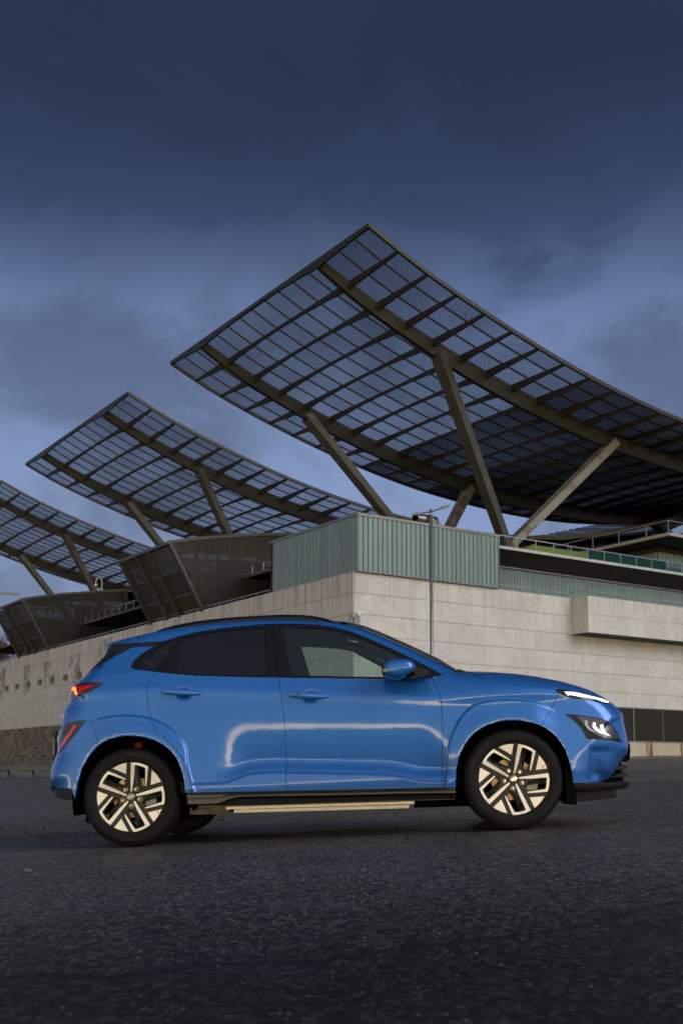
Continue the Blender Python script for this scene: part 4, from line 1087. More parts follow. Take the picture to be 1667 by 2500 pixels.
TAIL_LOW = _ln('-0.562,0.70 -0.565,0.771 -0.552,0.812 -0.503,0.832 -0.467,0.854 -0.419,0.865 -0.359,0.869 -0.295,0.870 -0.319,0.845 -0.401,0.758 -0.482,0.684 -0.535,0.655')
TAIL_LR = _ln('-0.359,0.846 -0.387,0.844 -0.430,0.789 -0.471,0.741 -0.515,0.704 -0.505,0.690 -0.469,0.712 -0.408,0.775')
TAIL_LL = _ln('-0.535,0.805 -0.471,0.817 -0.483,0.769 -0.508,0.731 -0.545,0.713 -0.548,0.767')
HEAD_O = _ln('2.968,0.749 3.042,0.741 3.13,0.725 3.21,0.707 3.268,0.680 3.306,0.641 3.33,0.591 3.351,0.545 3.259,0.560 3.128,0.574 3.100,0.578 3.083,0.630 3.047,0.680 3.009,0.718')
HEAD_L = _ln('3.044,0.732 3.13,0.717 3.206,0.700 3.264,0.672 3.298,0.638 3.318,0.598 3.334,0.563 3.24,0.573 3.162,0.602 3.116,0.637 3.079,0.685')
SIG = [_ln('3.094,0.701 3.117,0.7 3.113,0.673 3.132,0.64 3.175,0.615 3.163,0.618 3.12,0.632 3.095,0.670'), _ln('3.15,0.684 3.17,0.681 3.166,0.658 3.192,0.629 3.226,0.602 3.195,0.610 3.16,0.634 3.146,0.657'), _ln('3.199,0.667 3.221,0.666 3.219,0.643 3.235,0.614 3.265,0.586 3.226,0.600 3.204,0.622 3.197,0.647')]
DRL_O = _ln('2.919,0.909 2.927,0.918 2.956,0.918 3.02,0.905 3.139,0.877 3.23,0.849 3.277,0.833 3.295,0.812 3.255,0.810 3.156,0.832 3.036,0.853 2.989,0.866 2.949,0.885')
DRL_L = _ln('2.977,0.899 3.043,0.894 3.138,0.869 3.229,0.845 3.275,0.829 3.288,0.816 3.24,0.821 3.197,0.838 3.137,0.852 3.065,0.865 3.018,0.876 2.995,0.874')
BUMP_BL = _ln('-0.622,0.425 -0.579,0.425 -0.486,0.413 -0.402,0.406 -0.398,0.330 -0.432,0.330 -0.515,0.348 -0.575,0.378 -0.605,0.400')
SAIL = _ln('1.896,1.222 1.984,1.173 2.060,1.124 2.082,1.056 2.057,1.048 1.90,1.056')

def seg_dist(P, L, closed=False):
    P = np.asarray(P, float); L = np.asarray(L, float)
    A = L if closed else L[:-1]; B = np.roll(L, -1, 0) if closed else L[1:]
    best = np.full(len(P), 1e9); bi = np.zeros(len(P), int); bt = np.zeros(len(P))
    for i in range(len(A)):
        d_ = B[i] - A[i]; t = np.clip(((P - A[i]) @ d_) / max(1e-12, d_ @ d_), 0, 1)
        q = A[i] + t[:, None] * d_; r = np.hypot(P[:, 0] - q[:, 0], P[:, 1] - q[:, 1])
        m = r < best; best[m] = r[m]; bi[m] = i; bt[m] = t[m]
    return best, bi, bt
def inpoly(P, L):
    P = np.asarray(P, float); x, z = P[:, 0], P[:, 1]; c = np.zeros(len(P), bool); L = np.asarray(L); n = len(L); j = n - 1
    for i in range(n):
        xi, zi = L[i]; xj, zj = L[j]
        if zi != zj: c ^= ((zi > z) != (zj > z)) & (x < (xj - xi) * (z - zi) / (zj - zi) + xi)
        j = i
    return c
SIL = SIL_REAR + SIL_HATCH + SIL_ROOF + SIL_HOOD + SIL_FRONT
_RX = [.20] * len(SIL_REAR) + [.07] * len(SIL_HATCH) + [.045] * len(SIL_ROOF) + [.10] * len(SIL_HOOD) + [.30] * len(SIL_FRONT)
_RY = [.20] * len(SIL_REAR) + [.10] * len(SIL_HATCH) + [.06] * len(SIL_ROOF) + [.11] * len(SIL_HOOD) + [.22] * len(SIL_FRONT)
def _sm(a, k=4):
    a = np.array(a, float); p = np.pad(a, k, 'edge'); return np.convolve(p, np.ones(2 * k + 1) / (2 * k + 1), 'same')[k:-k]
_RX, _RY = _sm(_RX), _sm(_RY)
# vertical slope profile dy/dz of the flank
_z = np.linspace(0.1, 1.7, 801)
_sl = np.interp(_z, [0.1, .78, .80, .84, .92, .945, .985, 1.0, 1.03, 1.09, 1.12, 1.2, 1.7], [.065, .065, .075, .085, .075, .0, .0, .30, .36, .36, .50, .52, .62])
_y0 = np.concatenate([[0], np.cumsum((_sl[1:] + _sl[:-1]) / 2 * (_z[1] - _z[0]))])
def sstep(a, b, x): t = np.clip((x - a) / (b - a), 0, 1); return t * t * (3 - 2 * t)
FLF = FLARE_F + [(2.955, .2), (2.135, .2)]; FLR = FLARE_R + [(.455, .2), (-.263, .2)]
LWC = LOWC + [(2.163, .2), (.445, .2)]
def body_y(P, rounding=True, detail=True):
    P = np.asarray(P, float).reshape(-1, 2); x, z = P[:, 0], P[:, 1]
    zz = z + np.clip(.085 * (x - 1.05), -.075, .09)
    y = np.interp(zz, _z, _y0) - .035
    y = y + .10 * np.maximum(0, x - 2.4) ** 2 + .14 * np.maximum(0, .1 - x) ** 2
    if detail:
        # hollow of the doors under the character line, closed by the lower bulge
        zs = .915 - .03 * (x - 1.05)
        sx = sstep(.50, .86, x + .18 * (z - .6)) * (1 - sstep(1.93, 2.23, x - .25 * (.75 - z)))
        lc = np.interp(x, [p[0] for p in LOWC], [p[1] for p in LOWC])
        u_ = np.maximum(0, zs - z); rmp = u_ ** 2 / .84
        sz = np.minimum(rmp, .30) * .205 * sstep(.0, .085, z - lc)
        y = y + sx * sz
        # slight tuck at the very bottom of the doors
        y = y + .20 * np.maximum(0, .365 - z)
        # lower cladding step
        d1, _, _ = seg_dist(P, LOWC); i1 = inpoly(P, LWC)
        y = y - np.where(i1, .013 * np.clip(d1 / .010, 0, 1), 0)
        # arch claddings
        for poly, line, fx, arch in ((FLF, FLARE_F, 1 - sstep(2.74, 2.95, x), ARCH_F), (FLR, FLARE_R, sstep(-.26, -.12, x), ARCH_R)):
            d2, _, _ = seg_dist(P, line); i2 = inpoly(P, poly)
            d3, _, _ = seg_dist(P, chaikin(arch, 2))
            y = y - np.where(i2, (.016 * np.clip(d2 / .010, 0, 1) + .009 * sstep(.13, .02, d3)) * fx, 0)
            y = y + np.where(d3 < .014, .003 * (1 - d3 / .014) ** 2, 0)
        # pocket in the front bumper
        pk = sstep(3.105, 3.13, x) * (1 - sstep(3.14, 3.32, x)) * sstep(.30, .335, z) * (1 - sstep(.495, .525, z))
        y = y + .032 * pk
        # shoulder over the front wheel, haunch over the rear wheel
        y = y - .012 * np.exp(-((x - 2.62) / .42) ** 2 - ((z - .93) / .07) ** 2)
        y = y - .004 * np.exp(-((x - .05) / .35) ** 2 - ((z - 1.02) / .07) ** 2)
        # crease along the rear bumper corner
        y = y + .02 * sstep(0, .25, -.48 - x + .35 * (.62 - z)) 
        # handle recesses
        for hx, hz in ((.392, 1.022), (1.262, .956)):
            r = np.hypot((x - hx) / .058, (z - hz) / .042); y = y + .020 * (1 - sstep(.5, 1.0, r))
    if rounding:
        D, bi, bt = seg_dist(P, SIL)
        rx = _RX[bi] * (1 - bt) + _RX[np.minimum(bi + 1, len(SIL) - 1)] * bt; ry = _RY[bi] * (1 - bt) + _RY[np.minimum(bi + 1, len(SIL) - 1)] * bt
        t = np.clip(1 - D / rx, 0, .992); y = y + ry * (1 - np.sqrt(1 - t * t))
    return y

def densify(L, st, closed=True):
    out = []; n = len(L)
    for i in range(n if closed else n - 1):
        a = np.array(L[i]); b = np.array(L[(i + 1) % n]); k = max(1, int(math.ceil(np.hypot(*(b - a)) / st)))
        for j in range(k): out.append(tuple(a + (b - a) * j / k))
    if not closed: out.append(tuple(L[-1]))
    return out
def chaikin(L, it=1, closed=False):
    for _ in range(it):
        o = [] if closed else [L[0]]
        n = len(L)
        for i in range(n if closed else n - 1):
            a, b = L[i], L[(i + 1) % n]
            o += [(a[0] * .75 + b[0] * .25, a[1] * .75 + b[1] * .25), (a[0] * .25 + b[0] * .75, a[1] * .25 + b[1] * .75)]
        if not closed: o.append(L[-1])
        L = o
    return L
def area(L): return .5 * sum(L[i][0] * L[(i + 1) % len(L)][1] - L[(i + 1) % len(L)][0] * L[i][1] for i in range(len(L)))
def inset(L, d_):
    if area(L) < 0: L = L[::-1]
    n = len(L); o = []
    for i in range(n):
        a, b, c = np.array(L[i - 1]), np.array(L[i]), np.array(L[(i + 1) % n])
        e1 = b - a; e2 = c - b; e1 /= max(1e-9, np.hypot(*e1)); e2 /= max(1e-9, np.hypot(*e2))
        n1 = np.array([-e1[1], e1[0]]); n2 = np.array([-e2[1], e2[0]]); m = n1 + n2; l = m @ m
        m = m * (2 / max(l, .8)) * .5 * 1.0 if l > 1e-6 else n1
        o.append(tuple(b + m * d_))
    return o
YW = 1.80
def dedup(L, eps=.0015):
    o = []
    for p in L:
        if not o or math.hypot(p[0] - o[-1][0], p[1] - o[-1][1]) > eps: o.append(p)
    if math.hypot(o[0][0] - o[-1][0], o[0][1] - o[-1][1]) < eps: o.pop()
    return o
def off_line(L, o_, st):
    D_ = densify(L, st, False); P_ = np.array(D_); t_ = np.gradient(P_, axis=0); t_ /= np.maximum(1e-9, np.hypot(t_[:, 0], t_[:, 1]))[:, None]
    n_ = np.stack([t_[:, 1], -t_[:, 0]], 1)
    return [tuple(p) for p in P_ + n_ * o_]
FLARE_F, FLARE_R, LOWC, ARCH_F_, ARCH_R_ = chaikin(FLARE_F, 2), chaikin(FLARE_R, 2), chaikin(LOWC, 2), ARCH_F, ARCH_R
FLF = FLARE_F + [(2.955, .2), (2.135, .2)]; FLR = FLARE_R + [(.455, .2), (-.263, .2)]; LWC = LOWC + [(2.163, .2), (.445, .2)]
def shell(poly, holes=(), gap=.003, res=.02, edge=.014, off=0.0, flange=.03, rounding=True, detail=True, key=None):
    """panel mesh data (x, y, z) lying on the side surface, with its rim turned inwards"""
    L = dedup(poly)
    L = inset(L, gap) if gap else (L if area(L) > 0 else L[::-1])
    loops = [densify(L, edge)] + [densify(h_ if area(h_) > 0 else h_[::-1], edge) for h_ in holes]
    pts = []; edges = []
    for lp in loops:
        b = len(pts); pts += lp; edges += [(b + i, b + (i + 1) % len(lp)) for i in range(len(lp))]
    A = np.array(loops[0]); x0, z0 = A.min(0); x1, z1 = A.max(0)
    gx, gzz = np.meshgrid(np.arange(x0, x1, res), np.arange(z0, z1, res)); G = np.stack([gx.ravel(), gzz.ravel()], 1)
    G = G + (rng.rand(*G.shape) - .5) * res * .02
    m = inpoly(G, loops[0])
    for lp in loops[1:]: m &= ~inpoly(G, lp)
    G = G[m]
    if detail and res < .019:      # extra vertices along the pressed creases so that their steps stay crisp
        extra = []
        for line in (LOWC, FLARE_F, FLARE_R):
            for o_ in (-.007, -.001, .0045, .0115, .020): extra += off_line(line, o_, .010)
        E_ = np.array(extra); me_ = inpoly(E_, loops[0])
        E_ = E_[me_]
        if len(E_):
            dn = np.min([seg_dist(G, L_)[0] for L_ in (LOWC, FLARE_F, FLARE_R)], 0); G = G[dn > .020]
            G = np.concatenate([G, E_])
    for lp in loops:
        if len(G):
            dd, _, _ = seg_dist(G, lp, True); G = G[dd > edge * .45]
    vv = [Vector(p) for p in pts] + [Vector((float(p[0]), float(p[1]))) for p in G]
    r = delaunay_2d_cdt(vv, edges, [], 1, 1e-6)
    V = np.array([(p.x, p.y) for p in r[0]]); F = [tuple(f) for f in r[2]]
    if holes:
        C = np.array([V[list(f)].mean(0) for f in F]); keep = np.ones(len(F), bool)
        for lp in loops[1:]: keep &= ~inpoly(C, lp)
        F = [f for f, k_ in zip(F, keep) if k_]
    Y = body_y(V, rounding, detail) + off
    vs = [(float(V[i][0]), float(Y[i]), float(V[i][1])) for i in range(len(V))]
    # rim
    rim = []
    if flange:
        for lp in loops:
            P = np.array(lp); yy = body_y(P, rounding, detail) + off; n = len(lp); b = len(vs)
            vs += [(lp[i][0], float(yy[i]), lp[i][1]) for i in range(n)] + [(lp[i][0], float(yy[i]) + flange, lp[i][1]) for i in range(n)]
            rim += [(b + i, b + (i + 1) % n, b + n + (i + 1) % n, b + n + i) for i in range(n)]
    return vs, F, rim
def panel(name, parent, poly, material, side=None, rim_mat=None, label=None, **kw):
    """both sides of the car by default: near side (y from 0) and its mirror image"""
    vs, F, rim = shell(poly, **kw); out = []
    for s in ((0, 1) if side is None else (side,)):
        v = vs if s == 0 else [(a, YW - b, c) for a, b, c in vs]
        fl = F + rim
        me = bpy.data.meshes.new(name); me.from_pydata(v, [], fl)
        # outward orientation: near side normal -y
        fix = []
        for f in F:
            a, b, c = (Vector(v[f[0]]), Vector(v[f[1]]), Vector(v[f[2]])); nrm = (b - a).cross(c - a)
            want = -1 if s == 0 else 1
            fix.append(tuple(reversed(f)) if nrm.y * want < 0 else f)
        me = bpy.data.meshes.new(name); me.from_pydata(v, [], fix + rim)
        me.materials.append(MATS[material])
        if rim_mat: me.materials.append(MATS[rim_mat]); me.polygons.foreach_set('material_index', [0] * len(F) + [1] * len(rim))
        me.polygons.foreach_set('use_smooth', [True] * len(fl))
        me.validate(); me.update()
        o = link(name, me, parent)
        if label: o['label'] = label
        out.append(o)
    return out
# ------------------------------------------------------------------ assemble the car
CAR = bpy.data.objects.new('parked_car', None); col.objects.link(CAR)
tag(CAR, 'bright blue compact crossover parked side-on with two-tone wheels and lit lamps', 'car')
_ex = Vector((0.996016, -0.0732382, 0.05087524)); _ey = Vector((0.07333316, 0.9973075, 0)); _ez = _ex.cross(_ey)
CAR.matrix_world = Matrix(((_ex.x, _ey.x, _ez.x, -1.42287806), (_ex.y, _ey.y, _ez.y, 7.62593821), (_ex.z, _ey.z, _ez.z, -0.01142186 + .006), (0, 0, 0, 1)))
BP = 'blue_paint'
rev = lambda L: list(reversed(L))
sub = lambda L, a, b: L[a:b]
# rear door / front door / fender / quarter / bumpers
rd = CUT_RD + [(0.794, .333)] + [(1.080, .325)] + rev(CUT_M[2:-1]) + [p for p in DLO_B if .207 < p[0] < 1.04][0:]
panel('rear_door', CAR, rd, BP, res=.018)
fd = CUT_M[2:] + [(1.6, .311)] + rev(CUT_FD) + [p for p in DLO_B if 1.06 < p[0] < 2.05]
panel('front_door', CAR, fd, BP, res=.018)
fender = CUT_FD + [(2.209, .297)] + ARCH_F[1:9] + [(2.802, .678)] + rev(CUT_FB[:-1]) + [(2.942, .897), (3.0, .905), (3.14, .877), (3.236, .863)] + rev([p for p in SIL_HOOD if p[0] < 3.2]) + [(2.222, 1.085), (2.166, 1.059), (2.12, 1.05)]
panel('front_fender', CAR, fender, BP, res=.018)
fb = [(2.942, .893), (2.945, .900), (3.0, .908), (3.14, .880), (3.242, .866)] + SIL_HOOD[9:] + SIL_FRONT + [(3.1, .284), (2.989, .287)] + rev(ARCH_F[9:-1]) + [(2.802, .678)] + rev(CUT_FB)[1:-1]
panel('front_bumper', CAR, fb, BP, res=.018)
qp = [(.453, .343)] + rev(CUT_RD[1:-1]) + [(.207, 1.184)] + [(0.047, 1.212), (0.018, 1.222), (0.013, 1.235), (0.03, 1.275), (0.079, 1.322), (0.15, 1.368), (.17, 1.379)] + SPOIL_B[5:9] + rev(SIL_REAR[9:-1]) + [(-.50, .838), (-.467, .856), (-.36, .871), (-.263, .868)] + CUT_RB[1:] + ARCH_R[5:]
panel('quarter_panel', CAR, qp, BP, res=.018)
rb = CUT_RB + rev(ARCH_R[:5]) + [(-.402, .408), (-.486, .415), (-.579, .427)] + SIL_REAR[1:9] + [(-.50, .836), (-.467, .854), (-.36, .869)]
panel('rear_bumper', CAR, rb, BP, res=.018)
cant = [(.051, 1.478)] + [p for p in SIL_ROOF if p[0] > .06] + [(2.25, 1.084), (2.166, 1.061)] + rev([p for p in DLO_T if p[0] > .24][:-1]) + [(.222, 1.409), (.044, 1.409)]
panel('roof_side_rail', CAR, cant, BP, res=.014, edge=.012)
sp_ = [(-.205, 1.423)] + [p for p in SIL_ROOF if p[0] < .05] + [(.047, 1.479), (.040, 1.409), (-.150, 1.409), (-.188, 1.396)]
panel('spoiler', CAR, sp_, BP, res=.014, edge=.012)
panel('spoiler_side_blade', CAR, SPOIL_B, 'black_plastic', res=.016)
for k in range(3):
    bb = MB(); x0, z0 = (-.165 - .045 * k, 1.350 - .047 * k)
    yv = body_y([(x0 + .03, z0)])[0]
    bb.bar((x0 + .02, yv - .003, z0), (x0 + .065, yv - .030, z0 + .004), .010, .005); part('blade_rib', bb, 'black_plastic', CAR)
# window surrounds and panes
qt = [p for p in DLO_T if p[0] < .35] + QRCUT[1:] + DLO_B[-2:]
rt = [(.343, 1.445)] + [p for p in DLO_T if .36 < p[0] < .95] + CUT_M[:3] + [p for p in DLO_B if .207 <= p[0] < 1.04] + rev(QRCUT)[1:-1]
ft = CUT_M[2::-1] + [p for p in DLO_T if p[0] > 1.0] + [p for p in DLO_B if 1.06 < p[0] < 2.1]
panel('quarter_window_trim', CAR, qt, 'satin_black', holes=[QGLASS], gap=.002, res=.02, flange=.02)
panel('rear_door_window_trim', CAR, rt, 'satin_black', holes=[RGLASS], gap=.002, res=.02, flange=.02)
panel('front_door_window_trim', CAR, ft, 'satin_black', holes=[FGLASS], gap=.002, res=.02, flange=.02)
panel('quarter_window', CAR, QGLASS, 'privacy_glass', gap=0, off=.007, flange=0, res=.04)
panel('rear_door_window', CAR, RGLASS, 'privacy_glass', gap=0, off=.007, flange=0, res=.04)
panel('front_door_window', CAR, FGLASS, 'clear_glass', gap=0, off=.007, flange=0, res=.04)
# dark sail behind the mirror
panel('mirror_sail', CAR, SAIL, 'satin_black', side=0, gap=0, off=-.002, flange=.008, res=.03)
# lamps
tls = panel('tail_lamp', CAR, TAIL_TOP, 'dark_red_lens', gap=0, off=-.005, flange=.02, res=.015)
for t_ in tls:
    s = tls.index(t_)
    panel('reflector', t_, TAIL_RED, 'red_lens', side=s, gap=0, off=-.008, flange=.004, res=.015)
    panel('light_guide', t_, TAIL_GLOW, 'orange_glow', side=s, gap=0, off=-.010, flange=.006, res=.01, edge=.008)
lls = panel('lower_rear_lamp', CAR, TAIL_LOW, 'lamp_dark', gap=0, off=-.006, flange=.02, res=.015)
for t_ in lls:
    s = lls.index(t_)
    panel('reflector', t_, TAIL_LR, 'dull_red', side=s, gap=0, off=-.010, flange=.004, res=.015)
    panel('lens', t_, TAIL_LL, 'smoke_lens', side=s, gap=0, off=-.009, flange=.004, res=.015)
hls = panel('headlamp', CAR, HEAD_O, 'gloss_black', gap=0, off=-.004, flange=.02, res=.015)
for t_ in hls:
    s = hls.index(t_)
    panel('bowl', t_, HEAD_L, 'lamp_chrome', side=s, gap=0, off=-.005, flange=0, res=.012)
    for q_ in SIG: panel('light_guide', t_, q_, 'white_glow' if q_ is not SIG[0] else 'dim_white_glow', side=s, gap=0, off=-.009, flange=.004, res=.01, edge=.006)
    panel('lens', t_, HEAD_L, 'lens_cover', side=s, gap=-.004, off=-.013, flange=.008, res=.012)
drs = panel('running_lamp', CAR, DRL_O, 'gloss_black', gap=0, off=-.004, flange=.02, res=.015)
for t_ in drs:
    s = drs.index(t_)
    panel('light_guide', t_, DRL_L, 'white_glow', side=s, gap=0, off=-.007, flange=.004, res=.01, edge=.008)
panel('rear_bumper_trim', CAR, BUMP_BL, 'black_plastic', gap=.001, res=.02, flange=.10)

# covers spanning the width of the car: hood, windscreen, roof, hatch, front
def cover(name, pts, material, crown=.03, inset_=0.0, nseg=16, bulge=(0, 1), label=None, lift=0.0, fcrown=None):
    yv = body_y(pts); b = MB(); n = len(pts); vs = []
    P = np.array(pts)
    tang = np.gradient(P, axis=0); nr = np.stack([-tang[:, 1], tang[:, 0]], 1); nr /= np.maximum(1e-9, np.hypot(nr[:, 0], nr[:, 1]))[:, None]
    c = P.mean(0)
    if (nr * (P - np.array([1.3, .8]))).sum() < 0: nr = -nr
    for i in range(n):
        y0 = float(yv[i]) + inset_; y1 = YW - y0
        for k in range(nseg + 1):
            s = k / nseg; h = crown * 4 * s * (1 - s) if fcrown is None else crown * (1 - (2 * s - 1) ** 4)
            vs.append((P[i][0] + nr[i][0] * (h + lift), y0 + (y1 - y0) * s, P[i][1] + nr[i][1] * (h + lift)))
    b.add(vs, [(i * (nseg + 1) + k, i * (nseg + 1) + k + 1, (i + 1) * (nseg + 1) + k + 1, (i + 1) * (nseg + 1) + k) for i in range(n - 1) for k in range(nseg)])
    return part(name, b, material, CAR, smooth=True)
cover('roof', densify([p for p in SIL_ROOF if -.02 < p[0] < 1.46], .03, False), BP, .035)
cover('windscreen', densify([(1.40, 1.505), (1.47, 1.498)] + [(x + .022, z + .008) for x, z in SIL_ROOF if 1.5 < x < 2.2] + [(2.25, 1.105)], .04, False), 'clear_glass', .05, -.012)
cover('spoiler_top', densify([(-.205, 1.423)] + [p for p in SIL_ROOF if p[0] < .0], .03, False), BP, .02)
cover('hood', densify([p for p in SIL_HOOD if p[0] > 2.3 and p[0] < 3.25], .03, False), BP, .035, fcrown=1)
cover('nose_cover', densify(SIL_HOOD[9:] + SIL_FRONT[:3], .02, False), BP, .03, fcrown=1)
cover('grille_cover', densify(SIL_FRONT[3:], .02, False), 'satin_black', .03, fcrown=1)
cover('rear_glass', densify(SIL_HATCH[:4], .03, False), 'privacy_glass', .03, .03)
cover('tailgate', densify(SIL_REAR[9:] + SIL_HATCH[:1], .03, False), BP, .05, fcrown=1)
cover('rear_bumper_cover', densify(SIL_REAR[1:10], .03, False), BP, .05, fcrown=1)
# cowl and wiper base
b = MB(); b.prism([(2.235, 1.085), (2.245, 1.107), (2.29, 1.112), (2.345, 1.092), (2.34, 1.078)], .30, YW - .30); auto_smooth(part('cowl', b, 'black_plastic', CAR))
# hood shut line seen from the side: fine dark strip
b = MB()
hl = [(2.351, 1.0745), (2.37, 1.062), (2.393, 1.047), (2.42, 1.030), (2.445, 1.014)]
yy = body_y(hl)
for i in range(4): b.bar((hl[i][0], yy[i] - .0008, hl[i][1]), (hl[i + 1][0], yy[i + 1] - .0008, hl[i + 1][1]), .004, .004, up=(0, 1, 0))
part('hood_gap', b, 'liner', CAR)
# front: grille bars, lower lip, skirts
b = MB(); b.prism([(3.392, .545), (3.425, .548), (3.434, .522), (3.433, .485), (3.424, .426), (3.405, .413), (3.37, .420), (3.38, .47)], .34, YW - .34); auto_smooth(part('number_plate_frame', b, 'liner', CAR))
for k, (xx, zz) in enumerate(((3.372, .372), (3.372, .324))):
    b = MB(); b.prism([(xx - .11, zz - .012), (xx - .02, zz + .022), (xx + .006, zz + .010), (xx + .010, zz - .006), (xx - .01, zz - .014)], .22, YW - .22); auto_smooth(part('grille_slat', b, 'black_plastic', CAR))
b = MB(); b.prism([(3.20, .26), (3.345, .42), (3.352, .30), (3.35, .26)], .24, YW - .24); part('grille_back', b, 'liner', CAR)
LIP = [(2.995, .284), (3.19, .282), (3.25, .279), (3.30, .286), (3.365, .284), (3.382, .276), (3.378, .255), (3.362, .238), (3.27, .226), (3.0, .229)]
def rounded_slab(poly, y0, y1, r, steps=4, fx=None):
    b = MB(); c = np.mean(poly, 0); lay = []
    for k in range(steps + 1):
        t = k / steps; a = math.pi / 2 * t; lay.append((y0 + r * (1 - math.sin(a)), r * .5 * (1 - math.cos(a))))
    lay = lay[::-1]
    lay = [(y0 + r * (1 - math.sin(math.pi / 2 * k / steps)), k / steps) for k in range(steps + 1)]
    lay = sorted([(y0 + r * (1 - math.cos(math.pi / 2 * k / steps)), r * .6 * (1 - math.sin(math.pi / 2 * k / steps))) for k in range(steps + 1)])
    full = lay + [(y1 - (a - y0), d_) for a, d_ in reversed(lay)]
    n = len(poly); vs = []
    pl = poly if area(poly) > 0 else poly[::-1]
    for yv_, d_ in full:
        q = inset(pl, d_) if d_ > 1e-5 else pl
        for x, z in q: vs.append((x, yv_ + (fx(x) if fx else 0), z))
    L = len(full)
    b.add(vs, [(i * n + k, i * n + (k + 1) % n, (i + 1) * n + (k + 1) % n, (i + 1) * n + k) for i in range(L - 1) for k in range(n)] + [tuple(range(n)), tuple(range(L * n - 1, (L - 1) * n - 1, -1))])
    return b
def nose_y(x): return 0.42 * max(0, x - 3.02) ** 1.5
b = MB(); xs_ = np.linspace(2.995, 3.38, 14)
top_ = np.interp(xs_, [2.995, 3.19, 3.25, 3.30, 3.365, 3.38], [.286, .283, .279, .287, .285, .272]); bot_ = np.interp(xs_, [2.995, 3.27, 3.362, 3.378, 3.38], [.229, .227, .238, .252, .262])
for s in (0, 1):
    vs = []
    for x, zt, zb in zip(xs_, top_, bot_):
        y0 = .045 + nose_y(x); zm = zb + (zt - zb) * .55
        row = [(x, y0 + .03, zt), (x, y0, zt - .006), (x, y0 + .002, zm), (x, y0 + .022, zb + .006), (x, y0 + .04, zb), (x, .9, zb), (x, .9, zt)]
        vs += [(a, c if s == 0 else YW - c, d_) for a, c, d_ in row]
    n = 7; b.add(vs, [(i * n + k, i * n + k + 1, (i + 1) * n + k + 1, (i + 1) * n + k) for i in range(len(xs_) - 1) for k in range(n - 1)] + [tuple(range(n)), tuple((len(xs_) - 1) * n + k for k in range(n - 1, -1, -1))])
auto_smooth(part('front_lip', b, 'black_plastic', CAR), 35)
b = MB(); b.prism([(2.99, .232), (3.278, .232), (3.279, .176), (3.008, .157)], .13, YW - .13); part('lower_skirt', b, 'satin_black', CAR)
for s in (0, 1):
    b = MB(); y0, y1 = (.05, .28) if s == 0 else (YW - .28, YW - .05)
    b.prism([(2.955, .50), (2.985, .40), (3.0, .295), (3.003, .143), (2.935, .150)], y0, y1); part('mudguard', b, 'liner', CAR)
# sills
for s in (0, 1):
    def yy_(v): return v if s == 0 else YW - v
    xs_ = np.linspace(.392, 2.208, 60)
    b = MB(); vs = []
    for x in xs_:
        zt = np.interp(x, [.39, 1.19, 2.21], [.341, .321, .295]); zl = np.interp(x, [.39, .60, .68, .75, 1.316, 1.808, 2.21], [.262, .258, .287, .299, .281, .269, .256])
        row = [(x, yy_(.055), zt + .012), (x, yy_(.045), zt - .002), (x, yy_(.036), zt - .010), (x, yy_(.034), (zt + zl) / 2 + .004), (x, yy_(.044), (zt + zl) / 2 - .003), (x, yy_(.044), zl + .006), (x, yy_(.052), zl), (x, yy_(.10), zl - .002)]
        vs += row
    n = 8; b.add(vs, [(i * n + k, i * n + k + 1, (i + 1) * n + k + 1, (i + 1) * n + k) for i in range(len(xs_) - 1) for k in range(n - 1)] + [tuple(range(n)), tuple((len(xs_) - 1) * n + k for k in range(n - 1, -1, -1))])
    auto_smooth(part('sill_trim', b, 'sill_grey', CAR), 30)
    b = MB(); vs = []; xs2 = np.linspace(.60, 2.21, 40)
    for x in xs2:
        zt = np.interp(x, [.60, .68, .75, 1.316, 1.808, 2.21], [.258, .280, .288, .268, .258, .246]); zl = np.interp(x, [.6, .9, 1.93, 2.21], [.247, .240, .226, .222])
        row = [(x, yy_(.085), zt), (x, yy_(.075), (zt + zl) / 2), (x, yy_(.085), zl), (x, yy_(.2), zl)]
        vs += row
    n = 4; b.add(vs, [(i * n + k, i * n + k + 1, (i + 1) * n + k + 1, (i + 1) * n + k) for i in range(len(xs2) - 1) for k in range(n - 1)])
    auto_smooth(part('sill_lower_trim', b, 'black_plastic', CAR), 30)
# running board of metal under the near sill (and far side)
for s in (0, 1):
    def bx_(b, x0, x1, y0, y1, z0, z1, m=0):
        if s: y0, y1 = YW - y1, YW - y0
        b.box(x0, x1, y0, y1, z0, z1, m)
    t_ = bpy.data.objects.new('running_board', None); col.objects.link(t_); t_.parent = CAR
    def bar_(b, p, q, w_, h_):
        p = (p[0], YW - p[1] if s else p[1], p[2]); q = (q[0], YW - q[1] if s else q[1], q[2]); b.bar(p, q, w_, h_)
    b = MB(); bar_(b, (.655, .09, .2285), (1.93, .09, .208), .10, .018); part('tread_plate', b, 'step_metal', t_)
    b = MB(); bar_(b, (.712, .075, .206), (1.892, .075, .184), .10, .021); part('lower_rail', b, 'step_metal', t_)
    b = MB(); bar_(b, (.375, .20, .215), (.655, .20, .206), .03, .045); bar_(b, (.50, .16, .225), (.66, .16, .222), .03, .02); part('rear_bracket', b, 'dark_metal', t_)
    b = MB(); bar_(b, (1.93, .22, .186), (2.30, .30, .178), .06, .036); part('front_bracket', b, 'liner', t_)
    b = MB(); bar_(b, (.45, .13, .244), (2.2, .13, .224), .05, .016); part('hanger_strip', b, 'dark_metal', t_)
